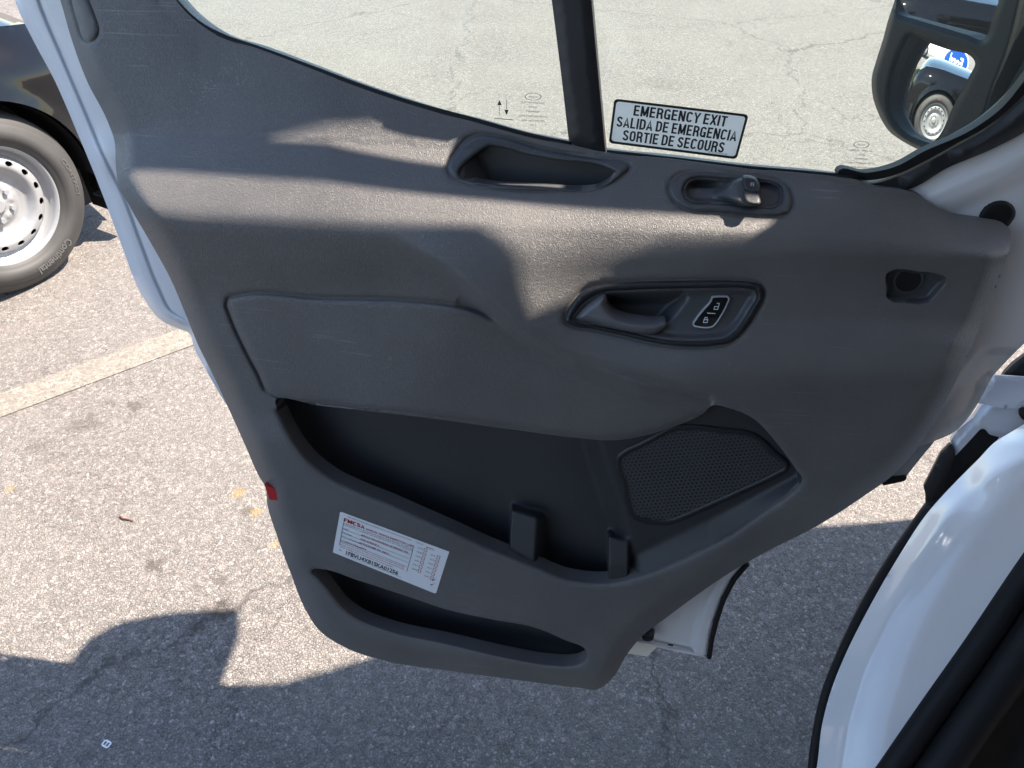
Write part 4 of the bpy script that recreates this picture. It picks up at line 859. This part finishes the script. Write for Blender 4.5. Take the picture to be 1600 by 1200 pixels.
# bonnet and roof above, front end
mb = MB(); st = np.linspace(-4.3, .64, 40); V = []; nn = 9
for s_ in st:
    for j in range(nn):
        w = j / (nn - 1); V.append(car_pt(s_, top_z(s_) + .06 * math.sin(math.pi * w), -.11 - 1.65 * w - .12 * (1 - np.clip((NOSE + .03 - s_) / .42, 0, 1)) ** 2 * (1 - 2 * w)))
mb.add(V, [(i*nn+j, (i+1)*nn+j, (i+1)*nn+j+1, i*nn+j+1) for i in range(len(st)-1) for j in range(nn-1)]); mb.build('bonnet', M['blackpaint'], BV)
mb = MB(); V = []; zz = np.linspace(.24, .72, 8)
for z_ in zz:
    for j in range(nn):
        w = j / (nn - 1); V.append(car_pt(NOSE + .02 + .16 * math.sin(math.pi * w), z_, -.13 - 1.6 * w))
mb.add(V, [(i*nn+j, i*nn+j+1, (i+1)*nn+j+1, (i+1)*nn+j) for i in range(7) for j in range(nn-1)]); mb.build('front_bumper', M['black'], BV)
cab = [(-.75, .98), (-1.55, 1.5), (-2.0, 1.56), (-3.6, 1.54), (-4.3, 1.05)]
mb = MB(); n = len(cab); mb.add([car_pt(a_, b_, -.16) for a_, b_ in cab] + [car_pt(a_, b_, -1.7) for a_, b_ in cab], [tuple(range(n)), tuple(range(2*n-1, n-1, -1))] + [(i, n+i, n+(i+1) % n, (i+1) % n) for i in range(n)]); mb.build('cab', M['blackpaint'], BV, smooth=False)
mb = MB(); wn_ = [(-1.1, 1.05), (-1.6, 1.42), (-2.4, 1.46), (-2.4, 1.07)]; mb.add([car_pt(a_, b_, -.155) for a_, b_ in wn_], [(0, 1, 2, 3)]); mb.build('side_window', M['gloss'], BV, smooth=False)
mb = MB(); hl = [(.30, .93), (.52, .83), (.60, .70), (.50, .70), (.34, .80), (.22, .92)]; M['lamp'] = mat('headlamp_lens', (.6, .62, .66), .08, .3, .6, .8)
mb = MB(); th = np.linspace(-.05, math.pi + .3, 30); V = []
for a_ in th:
    for o in (.03, -.35): V.append(car_pt(AR * .99 * math.cos(a_) + .01, WR + AR * .99 * math.sin(a_), o - .03))
mb.add(V, [(2*i, 2*i+1, 2*i+3, 2*i+2) for i in range(29)]); mb.add([car_pt(.5 * a_, WR + .5 * b_, -.34) for a_, b_ in ((-1, -.6), (1.3, -.6), (1.3, 1), (-1, 1))], [(0, 1, 2, 3)]); mb.build('wheel_arch_liner', M['rubber'], BV)
mb = MB(); box(mb, car_pt(.50, .14, -.22), CS * .05 , CN * .22, CZ * .36); box(mb, car_pt(.552, .20, -.02), CS * .012, CN * .04, CZ * .20); mb.build('mud_flap', M['rubber'], BV, smooth=False)
# wheel: tyre, rim with vent holes, hub
WH = lambda ang, r_, o: WC + np.asarray(r_, float)[..., None] * (np.cos(ang)[..., None] * CS + np.sin(ang)[..., None] * CZ) + np.asarray(o, float)[..., None] * CN
def lathe(name, prof, m_, parent, n=96):
    V = []; 
    for k in range(n):
        a_ = np.full(len(prof), 2 * math.pi * k / n); V += list(WH(a_, np.array([p[0] for p in prof]), np.array([p[1] for p in prof])))
    m = len(prof); F = [(k*m+i, k*m+i+1, ((k+1) % n)*m+i+1, ((k+1) % n)*m+i) for k in range(n) for i in range(m-1)]
    return obj(name, V, F, m_, parent)
RT = WR
K = RT / .37
WHL = lathe('wheel', [(r_*K, o) for r_, o in [(.238,-.10),(.246,-.015),(.246,-.008),(.240,-.006),(.232,-.010),(.226,-.02),(.222,-.045),(.205,-.055),(.20,-.055)]], M['steel'], BV)
lathe('tyre', [(r_*K, o) for r_, o in [(.236,-.012),(.244,-.002),(.252,.004),(.262,.009),(.264,.012),(.280,.017),(.300,.019),(.302,.0172),(.318,.017),(.320,.0145),(.332,.010),(.345,.002),(.355,-.012),(.3635,-.028),(.365,-.045),(.360,-.047),(.360,-.053),(.367,-.055),(.3685,-.085),(.363,-.087),(.363,-.093),(.369,-.095),(.369,-.135),(.363,-.137),(.363,-.143),(.366,-.145),(.362,-.19),(.345,-.215),(.25,-.215)]], M['tyre'], WHL)
holes = []
for k in range(16):
    a_ = 2 * math.pi * (k + .3) / 16; c = np.array([math.cos(a_), math.sin(a_)]); t_ = np.array([-c[1], c[0]])
    holes.append(np.array([c * .176 * K + t_ * .016 * math.cos(b_) + c * .011 * math.sin(b_) for b_ in np.linspace(0, 2*math.pi, 16, endpoint=False)]))
circ = np.array([(.2035 * K * math.cos(a_), .2035 * K * math.sin(a_)) for a_ in np.linspace(0, 2*math.pi, 90, endpoint=False)])
def P_rim_(u, v):
    r_ = np.hypot(u, v) / K; a_ = np.arctan2(v, u)
    o = np.interp(r_, [0, .028, .036, .04, .06, .075, .09, .10, .13, .142, .155, .165, .19, .2035], [-.030, -.030, -.036, -.05, -.052, -.052, -.056, -.064, -.058, -.040, -.026, -.024, -.03, -.055])
    o = o + .006 * np.exp(-((r_ - .068) / .012) ** 2) * (np.cos(a_ * 6) > .4)
    return WH(a_, r_ * K, o)
RIM = relief('rim_disc', circ, P_rim_, .0075, M['steel'], WHL, holes, bstep=.004, back=-CN * .008)
lathe('rim_back', [(.205*K, -.09), (.08*K, -.11)], M['rubber'], WHL)
mb = MB()
for k in range(6):
    a_ = np.array(2 * math.pi * (k + .5) / 6); c = WH(a_, .068 * K, -.054); mb = MB(); tube(mb, [c, c + CN * .017], [.0125, .011], 6); mb.build('wheel_nut', M['steel'], WHL, smooth=False)
mb = MB(); c = WH(np.array(0.), 0.0, -.032); tube(mb, [c, c + CN * .010], [.030, .026], 24); mb.build('hub_cap', M['steel'], WHL, smooth=False)
def arc_text(mb, s, a0, a1, r_, h, o, bold=.01, shear=0):
    def mp(u, v): 
        a_ = R(a0) + (R(a1) - R(a0)) * u; return WH(a_, r_ + v, np.interp(r_ + v, np.array([.262, .28, .30, .318, .332, .345]) * K, [.0105, .0185, .0200, .0185, .0115, .004]) + o)
    text_into(mb, s, (0, 0, 1, h), mp, bold, shear)
for a_ in (('Continental', -50, -86, .283 * K, .036, .0014, .02), ('CONTACT', 18, -13, .305 * K, .017, .0016, .0), ('CONTACT', 118, 87, .305 * K, .017, .0016, .0)):
    mb = MB(); arc_text(mb, *a_); mb.build('tyre_lettering', M['tyre_text'], WHL, smooth=False)
mb = MB(); c = WH(np.array(R(82)), .288 * K, .0205); t_ = np.linspace(0, 2*math.pi, 18, endpoint=False); mb.add([c + .008 * (math.cos(q_) * CS + math.sin(q_) * CZ) for q_ in t_], [tuple(range(18))]); mb.build('tyre_dot', mat('red_paint_dot', (.6, .04, .02), .6), WHL, smooth=False)

# ------------------------------------------------------------------ litter
TW = root('twig', tuple(ground_pt(200, 808)), 'thin curved brown twig lying on the sunlit asphalt', 'twig')
mb = MB(); tube(mb, [ground_pt(x, y, .006) for x, y in ((187,806),(192,810),(200,811),(208,813))], [.0022, .003, .0025, .002], 7); mb.build('stem', mat('dry_twig', (.16, .07, .035), .8), TW)
tt = root('plastic_clip', tuple(ground_pt(166, 1162)), 'small white plastic clip with two slots lying in the shaded asphalt', 'clip')
c0_ = ground_pt(166, 1162, .004)
ro = rrect(-.011, -.0085, .011, .0085, .006, .006)
h1 = rrect(-.0075, -.005, -.0012, .005, .002, .002, 4); h2 = rrect(.0012, -.005, .0075, .005, .002, .002, 4)
relief('clip_body', ro, lambda x, y: c0_ + np.stack([x * .9 + y * .4, -x * .4 + y * .9, .0 * x], -1), .003, M['label'], tt, [h1, h2], back=(0, 0, -.003), bstep=.002)

# ------------------------------------------------------------------ what the mirrors look at, across the lot
def sgn_frame(c):
    n_ = MC - c; n_[2] = 0; n_ /= np.linalg.norm(n_); return n_, np.cross([0, 0, 1.], n_)
SC = SEE(1493, 97, 14.0); n_, e_ = sgn_frame(SC)
print('SIGN', SC)
SG = root('dealer_sign', (SC[0], SC[1], 0), 'blue oval sign with a white script word on a low white post, across the lot', 'sign')
def ell(a_, b_, o, n=40): return [SC + e_ * a_ * math.cos(2*math.pi*k/n) + np.array([0, 0, 1.]) * b_ * math.sin(2*math.pi*k/n) + n_ * o for k in range(n)]
def oval(name, a_, b_, o0, o1, m_): 
    V = ell(a_, b_, o1) + ell(a_, b_, o0); n = 40
    return obj(name, V, [tuple(range(n)), tuple(range(2*n-1, n-1, -1))] + [(i, n+i, n+(i+1) % n, (i+1) % n) for i in range(n)], m_, SG, smooth=False)
M['sign_blue'] = mat('blue_sign_enamel', (.005, .06, .30), .3)
oval('oval_rim', .92, .62, -.12, 0, M['label']); oval('oval_field', .86, .56, -.05, .02, M['sign_blue'])
mb = MB(); text_into(mb, 'Ford', (-.58, -.2, .56, .5), lambda u, v: SC + np.asarray(u)[..., None] * e_ + np.asarray(v)[..., None] * np.array([0, 0, 1.]) + n_ * .03, .03, .35); mb.build('sign_lettering', M['label'], SG, smooth=False)
mb = MB(); box(mb, [SC[0] - .12, SC[1] - .12, 0], (.24, 0, 0), (0, .24, 0), (0, 0, max(.1, SC[2] - .5))); mb.build('sign_post', M['label'], SG, smooth=False)
WCP = SEE(1462, 100, 17.0); n_, e_ = sgn_frame(WCP); WCP[2] = 0
CW = root('white_car', tuple(WCP), 'small white car parked far across the lot near the oval sign', 'car')
pr = [(-2.1, .3), (-2.15, .75), (-1.5, .95), (-.9, 1.42), (.6, 1.45), (1.3, 1.0), (2.1, .85), (2.15, .35)]
def cw(u, z, o): return WCP + e_ * u + np.array([0, 0, z]) + n_ * o
n = len(pr); V = [cw(u, z, .85 - .12 * (z > 1.1)) for u, z in pr] + [cw(u, z, -.85 + .12 * (z > 1.1)) for u, z in pr]
obj('body', V, [tuple(range(n)), tuple(range(2*n-1, n-1, -1))] + [(i, n+i, n+(i+1) % n, (i+1) % n) for i in range(n)], M['white'], CW, smooth=False)
V = [cw(u, z, .855 - .12 * (z > 1.1)) for u, z in ((-1.3, .97), (-.85, 1.36), (.55, 1.38), (1.1, 1.0))]; obj('side_glass', V, [(0, 1, 2, 3)], M['gloss'], CW, smooth=False)
for u in (-1.35, 1.35):
    mb = MB(); tube(mb, [cw(u, .32, .6), cw(u, .32, .87)], .32, 24); mb.build('tyre', M['tyre'], CW); mb = MB(); tube(mb, [cw(u, .32, .8), cw(u, .32, .885)], .2, 20); mb.build('rim', M['steel'], CW)
mb = MB(); box(mb, cw(-2.17, .6, .45), e_ * .04, n_ * .35, (0, 0, .18)); mb.build('tail_lamp', M['reflector'], CW, smooth=False)
IS = SEE(1444, 112, 9.0); IS[2] = .0
M['grass'] = grain(mat('dry_grass', (.20, .22, .05), .9), scale=40, dist_=.02, strength=1, vary=.5)
V = [IS + [0, 0, .16]] + [IS + [1.0 * math.cos(a_), 2.6 * math.sin(a_), .12 * k_] for k_ in (1, 0) for a_ in np.linspace(0, 2*math.pi, 24, endpoint=False)]
tag(obj('grass_island', V, [(0, 1+i, 1+(i+1) % 24) for i in range(24)] + [(1+i, 25+i, 25+(i+1) % 24, 1+(i+1) % 24) for i in range(24)], M['grass']), 'yellow green grass island at the far side of the lot', 'grass', kind='stuff')
